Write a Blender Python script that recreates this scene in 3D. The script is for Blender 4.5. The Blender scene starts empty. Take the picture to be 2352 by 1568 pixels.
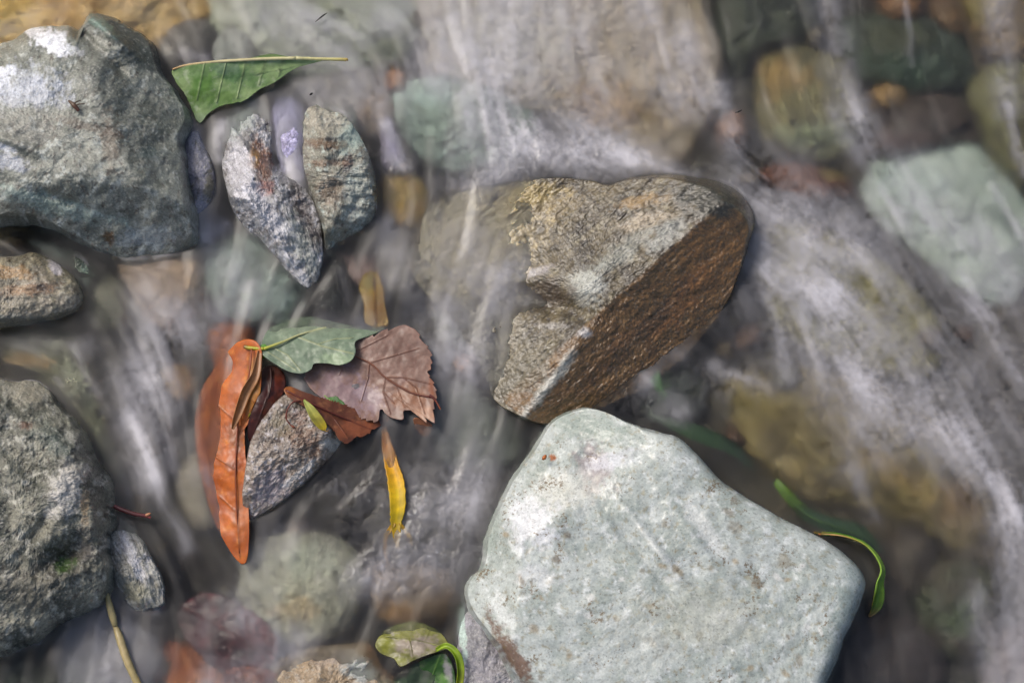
import bpy, math, random
import numpy as np
from mathutils import Vector
from mathutils.bvhtree import BVHTree

# ------------------------------------------------------------------ camera, world, sun, exposure
scene = bpy.context.scene
TILT = math.radians(12.0); DIST = 0.95; S = 0.5 / 2352.0
cam_d = bpy.data.cameras.new('camera'); cam = bpy.data.objects.new('camera', cam_d)
scene.collection.objects.link(cam); scene.camera = cam
cam_d.sensor_width = 36.0; cam_d.lens = 36.0 * DIST / 0.5
cam_d.clip_start = 0.01; cam_d.clip_end = 100.0
CP = np.array([0.0, -DIST * math.sin(TILT), DIST * math.cos(TILT)])
cam.location = CP.tolist(); cam.rotation_euler = (TILT, 0, 0)

SUN_EL = math.radians(50); SUN_AZ = math.radians(-52)          # azimuth measured from +Y towards +X
world = bpy.data.worlds.new('World'); scene.world = world; world.use_nodes = True
wn = world.node_tree; wn.nodes.clear()
sky = wn.nodes.new('ShaderNodeTexSky'); sky.sky_type = 'NISHITA'; sky.sun_disc = False
sky.sun_elevation = SUN_EL; sky.sun_rotation = SUN_AZ; sky.air_density = 1.0; sky.dust_density = 4.0; sky.ozone_density = 0.6
bg = wn.nodes.new('ShaderNodeBackground'); bg.inputs['Strength'].default_value = 0.13
wo = wn.nodes.new('ShaderNodeOutputWorld')
wn.links.new(sky.outputs[0], bg.inputs[0]); wn.links.new(bg.outputs[0], wo.inputs[0])
sun_d = bpy.data.lights.new('sun', 'SUN'); sun_d.energy = 2.3; sun_d.angle = math.radians(22); sun_d.color = (1, .95, .88)
sun = bpy.data.objects.new('sun', sun_d); scene.collection.objects.link(sun)
sdir = Vector((math.sin(SUN_AZ) * math.cos(SUN_EL), math.cos(SUN_AZ) * math.cos(SUN_EL), math.sin(SUN_EL)))
sun.rotation_euler = sdir.to_track_quat('Z', 'Y').to_euler()
scene.view_settings.view_transform = 'Standard'; scene.view_settings.look = 'None'
scene.view_settings.exposure = 0.12; scene.view_settings.gamma = 1.0
scene.view_settings.use_curve_mapping = False

cy = scene.cycles
cy.use_denoising = True; cy.max_bounces = 10; cy.transmission_bounces = 8; cy.diffuse_bounces = 4; cy.glossy_bounces = 3
cy.transparent_max_bounces = 8; cy.caustics_refractive = True; cy.caustics_reflective = True; cy.blur_glossy = 0.5

# ------------------------------------------------------------------ picture point -> place in the world
_c, _s = math.cos(TILT), math.sin(TILT)
def W(px, py, z):
    px = np.asarray(px, float); py = np.asarray(py, float); z = np.asarray(z, float)
    a = (px - 1176.0) * S / DIST; b = (784.0 - py) * S / DIST
    dy = b * _c + _s; dz = b * _s - _c
    t = (z - CP[2]) / dz
    return np.stack(np.broadcast_arrays(a * t, CP[1] + dy * t, z), -1)

# ------------------------------------------------------------------ noise
_rng = np.random.RandomState(7)
_perm = _rng.permutation(512).astype(np.int64); _perm = np.concatenate([_perm, _perm])
_ga = _rng.rand(1024) * 2 * math.pi; _gx = np.cos(_ga); _gy = np.sin(_ga)
def perlin(x, y):
    xi = np.floor(x).astype(np.int64); yi = np.floor(y).astype(np.int64); xf = x - xi; yf = y - yi
    u = xf * xf * xf * (xf * (xf * 6 - 15) + 10); v = yf * yf * yf * (yf * (yf * 6 - 15) + 10)
    def g(ix, iy, fx, fy):
        h = _perm[(_perm[ix & 511] + iy) & 511] 
        return _gx[h] * fx + _gy[h] * fy
    a = g(xi, yi, xf, yf); b = g(xi + 1, yi, xf - 1, yf); c = g(xi, yi + 1, xf, yf - 1); d = g(xi + 1, yi + 1, xf - 1, yf - 1)
    return ((a + (b - a) * u) * (1 - v) + (c + (d - c) * u) * v) * 1.5
def fbm(x, y, wl, oct=4, seed=0, gain=.5):
    x = np.asarray(x, float) / wl; y = np.asarray(y, float) / wl; x, y = x * .83 - y * .557 + seed * 17.31, x * .557 + y * .83 - seed * 9.17
    o = 0; a = 1; t = 0
    for k in range(oct):
        o = o + a * perlin(x, y); t += a; a *= gain; x, y = (x * .8 - y * .6) * 2.03 + 5.2, (x * .6 + y * .8) * 2.03 + 1.7
    return o / t
def ridged(x, y, wl, oct=4, seed=0):
    x = np.asarray(x, float) / wl + seed * 11.3; y = np.asarray(y, float) / wl + seed * 3.7
    o = 0; a = 1; t = 0
    for k in range(oct):
        o = o + a * (1 - np.abs(perlin(x, y)) * 2.2); t += a; a *= .5; x, y = (x * .7 - y * .714) * 2.1 + 3.1, (x * .714 + y * .7) * 2.1 + 7.7
    return o / t
def sst(a, b, x):
    t = np.clip((x - a) / (b - a), 0, 1); return t * t * (3 - 2 * t)
def lin(h):
    v = [int(h[i:i + 2], 16) / 255 for i in (0, 2, 4)]
    return np.array([c / 12.92 if c < .04045 else ((c + .055) / 1.055) ** 2.4 for c in v])

# ------------------------------------------------------------------ mesh helpers
def mesh_obj(name, verts, faces, mat, parent=None, cols=None, attrs=None, smooth=True):
    me = bpy.data.meshes.new(name)
    verts = np.asarray(verts, np.float32); n = len(verts)
    if isinstance(faces, np.ndarray):
        k = faces.shape[1]; m = len(faces)
        me.vertices.add(n); me.vertices.foreach_set('co', verts.ravel())
        me.loops.add(m * k); me.loops.foreach_set('vertex_index', faces.astype(np.int32).ravel())
        me.polygons.add(m); me.polygons.foreach_set('loop_start', np.arange(0, m * k, k, dtype=np.int32))
        me.update(calc_edges=True)
        me.validate()
    else:
        me.from_pydata(verts.tolist(), [], faces)
    if smooth: me.polygons.foreach_set('use_smooth', np.ones(len(me.polygons), bool))
    if cols is not None:
        a = me.attributes.new('Col', 'FLOAT_COLOR', 'POINT')
        a.data.foreach_set('color', np.concatenate([cols, np.ones((n, 1))], 1).astype(np.float32).ravel())
    for k2, v in (attrs or {}).items():
        a = me.attributes.new(k2, 'FLOAT', 'POINT'); a.data.foreach_set('value', np.asarray(v, np.float32))
    me.materials.append(mat)
    o = bpy.data.objects.new(name, me); scene.collection.objects.link(o)
    if parent: o.parent = parent
    return o
def tag(o, label=None, cat=None, group=None, kind=None):
    for k, v in (('label', label), ('category', cat), ('group', group), ('kind', kind)):
        if v: o[k] = v
    return o
def empty(name, loc):
    o = bpy.data.objects.new(name, None); o.empty_display_size = .01; o.location = [float(v) for v in loc]; scene.collection.objects.link(o); return o
def recentre(o):
    """origin to the mesh's lowest centre"""
    me = o.data; n = len(me.vertices); co = np.empty(n * 3, np.float32); me.vertices.foreach_get('co', co); co = co.reshape(-1, 3)
    c = np.array([co[:, 0].mean(), co[:, 1].mean(), co[:, 2].min()], np.float32)
    me.vertices.foreach_set('co', (co - c).ravel()); o.location = c.tolist(); me.update()

# ------------------------------------------------------------------ materials
def new_mat(name):
    m = bpy.data.materials.new(name); m.use_nodes = True; nt = m.node_tree; nt.nodes.clear()
    return m, nt
def N(nt, t, **kw):
    n = nt.nodes.new(t)
    for k, v in kw.items():
        if k in n.inputs: n.inputs[k].default_value = v
        else: setattr(n, k, v)
    return n
def math_(nt, op, a, b=None, c=None):
    n = nt.nodes.new('ShaderNodeMath'); n.operation = op
    for i, v in enumerate((a, b, c)):
        if v is None: continue
        if isinstance(v, (int, float)): n.inputs[i].default_value = v
        else: nt.links.new(v, n.inputs[i])
    return n.outputs[0]
def rock_mat(name, rough=.5, coat=.3, bump=.5, speck=.35, light=.25, fine=900, rust=0., con=1.):
    m, nt = new_mat(name); L = nt.links.new
    at = N(nt, 'ShaderNodeAttribute', attribute_name='Col'); tc = N(nt, 'ShaderNodeNewGeometry').outputs['Position']
    n1 = N(nt, 'ShaderNodeTexNoise', Scale=260., Detail=6., Roughness=.65); L(tc, n1.inputs['Vector'])
    n2 = N(nt, 'ShaderNodeTexNoise', Scale=float(fine), Detail=5., Roughness=.7); L(tc, n2.inputs['Vector'])
    n3 = N(nt, 'ShaderNodeTexNoise', Scale=520., Detail=3., Roughness=.6); L(tc, n3.inputs['Vector'])
    # brightness variation
    f = math_(nt, 'ADD', math_(nt, 'MULTIPLY', math_(nt, 'SUBTRACT', n1.outputs[0], .5), 1.2 * con), math_(nt, 'MULTIPLY', math_(nt, 'SUBTRACT', n2.outputs[0], .5), 2.0 * con))
    f = math_(nt, 'ADD', f, 1.0)
    dk = N(nt, 'ShaderNodeMapRange'); dk.inputs[1].default_value = .56; dk.inputs[2].default_value = .66; dk.inputs[3].default_value = 1.; dk.inputs[4].default_value = 1. - speck
    L(n3.outputs[0], dk.inputs[0])
    f = math_(nt, 'MULTIPLY', math_(nt, 'MAXIMUM', f, .25), dk.outputs[0])
    mx = N(nt, 'ShaderNodeVectorMath', operation='SCALE'); L(at.outputs['Color'], mx.inputs[0]); L(f, mx.inputs['Scale'])
    # pale mineral grains
    v = N(nt, 'ShaderNodeTexVoronoi', Scale=1100.); L(tc, v.inputs['Vector'])
    sep = N(nt, 'ShaderNodeSeparateColor'); L(v.outputs['Color'], sep.inputs[0])
    g = math_(nt, 'MULTIPLY', math_(nt, 'GREATER_THAN', sep.outputs[0], .9), light)
    mm = N(nt, 'ShaderNodeMix', data_type='RGBA'); L(g, mm.inputs[0]); L(mx.outputs[0], mm.inputs[6]); mm.inputs[7].default_value = (.5, .49, .43, 1)
    if rust:
        n4 = N(nt, 'ShaderNodeTexNoise', Scale=75., Detail=2., Roughness=.5); L(tc, n4.inputs['Vector'])
        n5 = N(nt, 'ShaderNodeTexNoise', Scale=620., Detail=3., Roughness=.7); L(tc, n5.inputs['Vector'])
        k = N(nt, 'ShaderNodeMapRange'); k.inputs[1].default_value = 1.18; k.inputs[2].default_value = 1.27; L(math_(nt, 'ADD', n4.outputs[0], n5.outputs[0]), k.inputs[0])
        m5 = N(nt, 'ShaderNodeMix', data_type='RGBA'); L(math_(nt, 'MULTIPLY', k.outputs[0], rust), m5.inputs[0]); L(mm.outputs[2], m5.inputs[6]); m5.inputs[7].default_value = (.13, .09, .045, 1); mm = m5
    bs = N(nt, 'ShaderNodeBsdfPrincipled'); L(mm.outputs[2], bs.inputs['Base Color'])
    rr = N(nt, 'ShaderNodeMapRange'); rr.inputs[1].default_value = .3; rr.inputs[2].default_value = .7; rr.inputs[3].default_value = max(.08, rough - .2); rr.inputs[4].default_value = min(1, rough + .25)
    L(n1.outputs[0], rr.inputs[0]); L(rr.outputs[0], bs.inputs['Roughness'])
    bs.inputs['Coat Weight'].default_value = coat; bs.inputs['Coat Roughness'].default_value = .13; bs.inputs['Coat IOR'].default_value = 1.35
    b = N(nt, 'ShaderNodeBump', Strength=bump, Distance=.0012); L(math_(nt, 'ADD', math_(nt, 'MULTIPLY', n1.outputs[0], .55), math_(nt, 'MULTIPLY', n2.outputs[0], .5)), b.inputs['Height'])
    L(b.outputs[0], bs.inputs['Normal']); L(b.outputs[0], bs.inputs['Coat Normal'])
    o = N(nt, 'ShaderNodeOutputMaterial'); L(bs.outputs[0], o.inputs[0]); return m
def leaf_mat(name, rough=.45, trans=.35, coat=.2):
    m, nt = new_mat(name); L = nt.links.new
    at = N(nt, 'ShaderNodeAttribute', attribute_name='Col'); tc = N(nt, 'ShaderNodeNewGeometry').outputs['Position']
    n1 = N(nt, 'ShaderNodeTexNoise', Scale=300., Detail=5., Roughness=.6); L(tc, n1.inputs['Vector'])
    v = N(nt, 'ShaderNodeTexVoronoi', Scale=900., feature='DISTANCE_TO_EDGE'); L(tc, v.inputs['Vector'])
    f = math_(nt, 'ADD', .55, math_(nt, 'MULTIPLY', n1.outputs[0], .9))
    mx = N(nt, 'ShaderNodeVectorMath', operation='SCALE'); L(at.outputs['Color'], mx.inputs[0]); L(f, mx.inputs['Scale'])
    bs = N(nt, 'ShaderNodeBsdfPrincipled', Roughness=rough); L(mx.outputs[0], bs.inputs['Base Color'])
    bs.inputs['Coat Weight'].default_value = coat; bs.inputs['Coat Roughness'].default_value = .25
    b = N(nt, 'ShaderNodeBump', Strength=.2, Distance=.0003); L(math_(nt, 'ADD', v.outputs[0], n1.outputs[0]), b.inputs['Height']); L(b.outputs[0], bs.inputs['Normal'])
    tr = N(nt, 'ShaderNodeBsdfTranslucent'); L(mx.outputs[0], tr.inputs[0])
    ms = N(nt, 'ShaderNodeMixShader'); ms.inputs[0].default_value = trans; L(bs.outputs[0], ms.inputs[1]); L(tr.outputs[0], ms.inputs[2])
    o = N(nt, 'ShaderNodeOutputMaterial'); L(ms.outputs[0], o.inputs[0]); return m
M_ROCK = rock_mat('wet_rock', .42, .9, .8)
M_ROUGH = rock_mat('rough_dark_rock', .45, .8, 1.0, .5, .2)
M_PALE = rock_mat('pale_damp_rock', .5, .4, .12, .35, .15, rust=.85, con=.55)
M_BROWN = rock_mat('brown_schist', .4, .8, .4, .55, .07)
M_SUB = rock_mat('submerged_rock', .6, .0, .4, .4, .2, con=1.5)
M_BED = rock_mat('stream_bed_grit', .7, .0, .6, .4, .3)
M_LEAF = leaf_mat('wet_leaf')
M_DRY = leaf_mat('limp_dead_leaf', .5, .25, .25)
M_STEM = leaf_mat('stem', .5, .1, .3)

# ------------------------------------------------------------------ colour painting at vertices
def paint(px, py, base, blobs, seed, wl=70., start=None):
    a = sst(-.32, .32, fbm(px, py, wl, 5, seed)); c = lin(base[0]) + (lin(base[1]) - lin(base[0])) * a[:, None]
    if len(base) > 2:
        b = sst(.05, .42, fbm(px, py, wl * .45, 5, seed + 3, .65)); c = c + (lin(base[2]) - c) * b[:, None] * .85
    if len(base) > 3:
        b = sst(.12, .4, fbm(px, py, wl * .25, 4, seed + 9, .7)); c = c + (lin(base[3]) - c) * b[:, None] * .8
    if start is not None: c = start
    wx = fbm(px, py, 34., 4, seed + 5, .6); w2 = fbm(px, py, 11., 3, seed + 6, .6)
    for q in blobs:
        x, y, rx, ry, ang, h, st = q[:7]; soft = q[7] if len(q) > 7 else .5
        t = math.radians(ang); dx = px - x; dy = py - y
        u = (dx * math.cos(t) + dy * math.sin(t)) / rx; v = (-dx * math.sin(t) + dy * math.cos(t)) / ry
        d = np.sqrt(u * u + v * v) + wx * .9 + w2 * .5
        m = 1 - sst(1 - soft, 1 + soft * .5, d)
        c = c + (lin(h) - c) * (m * st)[:, None]
    return np.clip(c, .004, .85)

def dense(outline, n=900):
    p = np.array(outline, float); k = len(p); t = np.linspace(0, k, n, endpoint=False); i = t.astype(int); f = (t - i)[:, None]
    p0, p1, p2, p3 = p[(i - 1) % k], p[i], p[(i + 1) % k], p[(i + 2) % k]
    return .5 * ((2 * p1) + (-p0 + p2) * f + (2 * p0 - 5 * p1 + 4 * p2 - p3) * f ** 2 + (-p0 + 3 * p1 - 3 * p2 + p3) * f ** 3)
def radial(outline, c, nang, n=1200):
    d = dense(outline, n); a = np.arctan2(d[:, 1] - c[1], d[:, 0] - c[0]); r = np.hypot(d[:, 0] - c[0], d[:, 1] - c[1])
    o = np.argsort(a); a = a[o]; r = r[o]
    th = np.linspace(-math.pi, math.pi, nang, endpoint=False)
    return th, np.interp(th, np.concatenate([a - 2 * math.pi, a, a + 2 * math.pi]), np.concatenate([r, r, r]))
def plane3(p, q, r):
    p, q, r = map(lambda v: np.array(v, float), (p, q, r)); A = np.array([q[:2] - p[:2], r[:2] - p[:2]]); g = np.linalg.solve(A, [q[2] - p[2], r[2] - p[2]])
    return lambda x, y: p[2] + g[0] * (x - p[0]) + g[1] * (y - p[1])
def fmax(*fs): return lambda x, y: np.maximum.reduce([f(x, y) for f in fs])
def smin(a, b, k):
    h = np.clip(.5 + .5 * (b - a) / k, 0, 1); return b + (a - b) * h - k * h * (1 - h)

ROCKS = []; _seed = [10]
def stone(name, label, outline, top, rim, base, blobs=(), c=None, mat=None, cat='stone', group=None, res=2.6, p=3., q=1.7, bumps=(), cuts=(), facet=.35, nf=22,
          n1=1.5, n2=.6, n3=.25, strata=None, bottom=-32., flare=.05, wl=70., tilt=(0, 0), jag=.012, kcut=2.0, gain=1., wobble=1.6):
    """A whole closed stone. heights in mm, positions from the picture, resolved at their own height."""
    _seed[0] += 1; sd = _seed[0]; rs = np.random.RandomState(sd)
    O = np.array(outline, float)
    if c is None: c = ((O[:, 0].min() + O[:, 0].max()) / 2, (O[:, 1].min() + O[:, 1].max()) / 2)
    per = np.sum(np.hypot(*(np.roll(O, -1, 0) - O).T)); nang = int(np.clip(per / res, 40, 620)); R = per / 6.28
    nr = int(np.clip(R / res * .9, 14, 170))
    th, rr = radial(outline, c, nang)
    ex = c[0] + rr * np.cos(th); ey = c[1] + rr * np.sin(th)
    rr = rr * (1 + jag * fbm(ex, ey, R * .35, 5, sd) * 2.5)
    s = np.linspace(0, 1, nr + 1)[1:]; r = 1 - (1 - s) ** 1.35; r[-1] = 1.
    X = c[0] + r[:, None] * (rr * np.cos(th))[None]; Y = c[1] + r[:, None] * (rr * np.sin(th))[None]
    Rm = np.repeat(r[:, None], nang, 1)
    def dome(x, y, rm): return rim + (top - rim) * (1 - np.clip(rm, 0, 1) ** p) ** (1 / q) + tilt[0] * (x - c[0]) + tilt[1] * (y - c[1])
    Z = dome(X, Y, Rm)
    if facet > 0:
        zf = np.full_like(Z, 1e9)
        for k in range(nf):
            a = rs.rand() * 6.28 - math.pi; rk = rs.rand() ** .6 * .93; i = int((a + math.pi) / 6.2832 * nang) % nang; j = int(np.clip(np.searchsorted(r, rk), 1, nr - 2))
            dzdr = (Z[j + 1, i] - Z[j - 1, i]) / ((r[j + 1] - r[j - 1]) * rr[i]); ux, uy = math.cos(th[i]), math.sin(th[i])
            pz = Z[j, i] + dzdr * ((X - X[j, i]) * ux + (Y - Y[j, i]) * uy) + rs.uniform(-.02, .02) * ((X - X[j, i]) * -uy + (Y - Y[j, i]) * ux)
            zf = np.minimum(zf, pz)
        Z = Z + (np.clip(zf, Z - 11, Z + 8) - Z) * facet
    wob = fbm(X, Y, 45., 4, sd + 2) * wobble
    masks = []
    for f in cuts:
        f, hx, stg = f if isinstance(f, tuple) else (f, None, 0)
        fz = f(X, Y) + wob
        if hx: masks.append((sst(-.8, 1.2, Z - fz), hx, stg))
        Z = smin(Z, fz, kcut)
    for b in bumps:
        x, y, rx, ry, ang, h = b; t = math.radians(ang); dx = X - x; dy = Y - y
        u = (dx * math.cos(t) + dy * math.sin(t)) / rx; v = (-dx * math.sin(t) + dy * math.cos(t)) / ry
        Z = Z + h * np.exp(-(u * u + v * v) * (1 + .5 * fbm(X, Y, 30., 3, sd + 8)))
    if strata:
        ang, amt, wls = strata; t = math.radians(ang)
        U = X * math.cos(t) + Y * math.sin(t); V = -X * math.sin(t) + Y * math.cos(t) + 14 * fbm(X, Y, 120., 3, sd)
        st = fbm(U * .18, V, wls, 5, sd + 4, .62); Z = Z + amt * st * 2 + amt * .8 * np.sign(st) * np.abs(st) ** .5
    env = np.clip((1 - Rm) * 6, .15, 1)
    Z = Z + n1 * fbm(X, Y, 75., 3, sd + 1) * env * 2 + n2 * ridged(X, Y, 26., 4, sd + 2) * env * 1.2 + n3 * fbm(X, Y, 7., 3, sd + 3, .65) * 2
    cen_z = float(Z[0].mean())
    P = W(X, Y, Z / 1000.)
    ring = P[-1]; cw = W(c[0], c[1], rim / 1000.)
    K = 12; side = []; Zr = ring[:, 2] * 1000
    for k in range(1, K + 1):
        t = k / K; sc = 1 + flare * math.sin(t * 2.1) + .02 * fbm(th * 30 + 50, np.full(nang, t * 25.), 9., 3, sd)
        q2 = np.empty_like(ring); q2[:, :2] = cw[:2] + (ring[:, :2] - cw[:2]) * np.asarray(sc)[:, None]
        q2[:, 2] = (Zr + (bottom - Zr) * t) / 1000.; side.append(q2)
    V = np.concatenate([W(c[0], c[1], cen_z / 1000.)[None], P.reshape(-1, 3), np.concatenate(side), [[cw[0], cw[1], bottom / 1000. - .001]]])
    nt = nr + K; i = np.arange(nang); i2 = (i + 1) % nang; F = []
    for j in range(nt - 1):
        a = 1 + j * nang; b = a + nang; F.append(np.stack([a + i, b + i, b + i2, a + i2], 1))
    Q = np.concatenate(F); T = np.concatenate([Q[:, [0, 1, 2]], Q[:, [0, 2, 3]], np.stack([np.zeros_like(i), 1 + i, 1 + i2], 1), np.stack([np.full_like(i, len(V) - 1), 1 + (nt - 1) * nang + i2, 1 + (nt - 1) * nang + i], 1)])
    # screen y grows downwards: the ring runs clockwise seen from above, so flip
    T = T[:, ::-1]
    fx = np.concatenate([[c[0]], X.ravel(), np.tile(X[-1], K), [c[0]]]); fy = np.concatenate([[c[1]], Y.ravel(), np.tile(Y[-1], K) + np.repeat(np.arange(K) * 6., nang), [c[1]]])
    if masks:
        base_c = paint(fx, fy, base, [], sd, wl); mv = .8 + .7 * fbm(fx, fy, 26., 4, sd + 11, .65)
        for mk, hx, stg in masks:
            mk = np.concatenate([[mk[0, 0]], mk.ravel(), np.tile(mk[-1], K), [0]]); base_c = base_c + (lin(hx)[None] * mv[:, None] - base_c) * (mk * stg)[:, None]
        cols = paint(fx, fy, base, blobs, sd, wl, base_c)
    else: cols = paint(fx, fy, base, blobs, sd, wl)
    if strata:
        t = math.radians(strata[0]); U = fx * math.cos(t) + fy * math.sin(t); Vv = -fx * math.sin(t) + fy * math.cos(t)
        cols = cols * (1 + .4 * fbm(U * .15, Vv, strata[2] * .6, 5, sd + 7, .7))[:, None]
    o = mesh_obj(name, V, T, mat or M_ROCK, cols=np.clip(cols * gain, .004, .85)); recentre(o)
    tag(o, label, cat, group); ROCKS.append((V, T)); return o
def blob_outline(x, y, rx, ry, seed, n=11, ang=0, irr=.18):
    rs = np.random.RandomState(seed); t = math.radians(ang); out = []
    for k in range(n):
        a = 2 * math.pi * (k + rs.uniform(-.3, .3)) / n; r = 1 + rs.uniform(-irr, irr); u = rx * r * math.cos(a); v = ry * r * math.sin(a)
        out.append((x + u * math.cos(t) - v * math.sin(t), y + u * math.sin(t) + v * math.cos(t)))
    return out

# ------------------------------------------------------------------ the ground: stream bed under the water, running on far beyond the frame
def warp_axis(lo, hi, step, mlo, mhi, nm):
    core = np.arange(lo, hi + step, step); g = lambda m, n: m * (np.linspace(0, 1, n + 1)[1:] ** 2.2)
    return np.concatenate([lo - g(mlo, nm)[::-1], core, core[-1] + g(mhi, nm)])
def grid_faces(nx, ny):
    i = np.arange(nx - 1)[None] + np.arange(ny - 1)[:, None] * nx; i = i.ravel()
    return np.stack([i, i + nx, i + nx + 1, i + 1], 1)
bx = warp_axis(-60, 2412, 6., 900, 900, 40); by = warp_axis(-60, 1628, 6., 800, 800, 40)
BX, BY = np.meshgrid(bx, by)
BZ = -30 + 7 * fbm(BX, BY, 160., 5, 2) + 2.5 * ridged(BX, BY, 30., 3, 4)
bc = paint(BX.ravel(), BY.ravel(), ('3a342a', '5a4d3a', '26221e', '6e5a40'), [
    (1950, 1050, 420, 260, 25, '6b5c34', .75), (2150, 1200, 260, 160, 40, '70582e', .7), (2250, 100, 160, 140, 0, '6b5426', .8), (2330, 330, 80, 200, 0, '665a36', .8),
    (2050, 1480, 260, 130, 0, '473a38', .8), (2250, 1450, 130, 150, 0, '5c5852', .8), (850, 1050, 200, 120, 0, '35302a', .8), (400, 1350, 130, 120, 0, '3a2622', .8),
    (900, 560, 120, 200, 0, '453a3a', .7), (1000, 1200, 160, 140, 0, '4a453c', .7)], 77, 60.)
bed = mesh_obj('stream_bed', W(BX, BY, BZ / 1000.).reshape(-1, 3), grid_faces(len(bx), len(by)), M_BED, cols=np.clip(bc * .5, 0, .8))
tag(bed, kind='structure')
ROCKS.append((W(BX, BY, BZ / 1000.).reshape(-1, 3), grid_faces(len(bx), len(by))))
gs = np.array([[-30, -30, -.05], [30, -30, -.05], [30, 30, -.05], [-30, 30, -.05]]); 
ground = mesh_obj('ground', gs, np.array([[0, 1, 2, 3]]), M_BED, cols=np.tile(lin('4a4234'), (4, 1))); tag(ground, kind='structure')
# ------------------------------------------------------------------ the stones that rise out of the water
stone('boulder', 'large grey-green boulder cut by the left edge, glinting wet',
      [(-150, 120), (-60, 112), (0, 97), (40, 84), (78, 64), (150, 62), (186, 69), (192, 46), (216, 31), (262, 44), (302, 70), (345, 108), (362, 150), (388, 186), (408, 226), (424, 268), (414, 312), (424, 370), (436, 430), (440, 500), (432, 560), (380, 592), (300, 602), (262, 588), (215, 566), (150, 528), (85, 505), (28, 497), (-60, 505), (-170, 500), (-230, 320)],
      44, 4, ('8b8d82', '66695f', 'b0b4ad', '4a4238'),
      [(115, 95, 64, 28, 25, 'ecedf2', .9, .3), (60, 205, 100, 50, 0, 'c8ccd6', .75), (5, 175, 30, 20, 0, 'dcdfe8', .8, .3), (20, 370, 50, 20, 20, 'c8cad4', .6), (250, 205, 60, 150, -25, '4c4e46', .6, .8), (300, 90, 110, 38, 42, '2f352f', .85), (235, 60, 40, 14, 40, '6d8a7c', .6), (255, 330, 24, 70, 0, '5e4e3c', .6), (360, 320, 70, 120, 0, '4f5048', .5), (200, 290, 90, 12, 15, '5c4a3a', .5), (250, 545, 14, 22, 0, '5a4020', .9, .3),  # whitest blobs: wet sky sheen painted into the colour, partly pale mineral
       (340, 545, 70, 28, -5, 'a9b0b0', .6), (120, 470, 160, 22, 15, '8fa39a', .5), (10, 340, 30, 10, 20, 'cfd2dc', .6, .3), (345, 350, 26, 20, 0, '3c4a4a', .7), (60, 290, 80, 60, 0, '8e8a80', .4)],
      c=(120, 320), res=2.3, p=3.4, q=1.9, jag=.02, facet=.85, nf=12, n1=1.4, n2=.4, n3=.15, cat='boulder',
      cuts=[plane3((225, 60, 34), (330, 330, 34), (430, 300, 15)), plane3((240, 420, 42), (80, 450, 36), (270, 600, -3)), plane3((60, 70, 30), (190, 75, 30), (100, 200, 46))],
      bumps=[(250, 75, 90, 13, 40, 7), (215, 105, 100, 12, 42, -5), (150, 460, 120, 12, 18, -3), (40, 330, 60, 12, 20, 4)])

stone('stone', 'small tan-speckled flat stone at the left edge below the large boulder',
      [(-120, 600), (-30, 592), (40, 588), (75, 580), (118, 596), (150, 618), (176, 645), (188, 678), (168, 712), (120, 728), (40, 740), (-60, 745), (-150, 700)],
      15, 2, ('8a8272', '75705f', 'a39a80', '4c4336'), [(15, 625, 60, 16, 5, 'a08058', .7), (70, 665, 80, 16, -5, '94704e', .6), (128, 612, 14, 20, -20, 'cfc9cf', .7, .3), (95, 660, 14, 10, 0, '2e2a2a', .7, .3), (30, 735, 120, 14, 0, '6d7068', .7)],
      c=(20, 662), facet=.3, nf=12, n2=.8, tilt=(-.01, .02))

stone('rock', 'rough dark olive rock with pits and a mossy hollow at the left edge lower down',
      [(-140, 880), (-40, 870), (28, 866), (60, 872), (92, 892), (130, 925), (172, 968), (196, 1010), (204, 1046), (236, 1085), (257, 1120), (258, 1180), (248, 1235), (252, 1300), (232, 1360), (190, 1405), (110, 1450), (60, 1480), (-40, 1500), (-170, 1490), (-210, 1200)],
      36, 3, ('838172', '484a40', 'b0aea2', '28211b'),
      [(150, 1130, 42, 70, 20, 'b8b4ae', .85), (170, 1075, 50, 16, 30, 'a39e94', .6), (150, 1290, 70, 50, -20, '2e2c22', .85), (150, 1295, 26, 22, 0, '3d5a22', .8), (195, 1160, 10, 50, 0, 'a48a66', .6, .4), (60, 900, 60, 30, 10, 'a19a88', .6), (60, 975, 22, 12, 0, '5a3a24', .8), (120, 1010, 60, 30, 45, '4f5c56', .5), (200, 1240, 22, 40, 0, '5a5450', .5), (60, 1350, 70, 60, 0, '565247', .6)],
      c=(50, 1180), mat=M_ROUGH, res=2.3, p=3.2, q=1.8, facet=.8, nf=20, n1=2.2, n2=.8, n3=.35, jag=.035,
      bumps=[(150, 1120, 50, 60, 0, 6), (165, 1275, 60, 34, -25, -11), (100, 1200, 80, 16, -55, -4), (60, 1070, 60, 20, 40, -4), (60, 1430, 130, 60, 0, -9)],
      cuts=[plane3((205, 1050, 22), (235, 1250, 22), (262, 1150, 3)), plane3((60, 950, 26), (150, 1000, 26), (120, 905, 6))])

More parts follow.
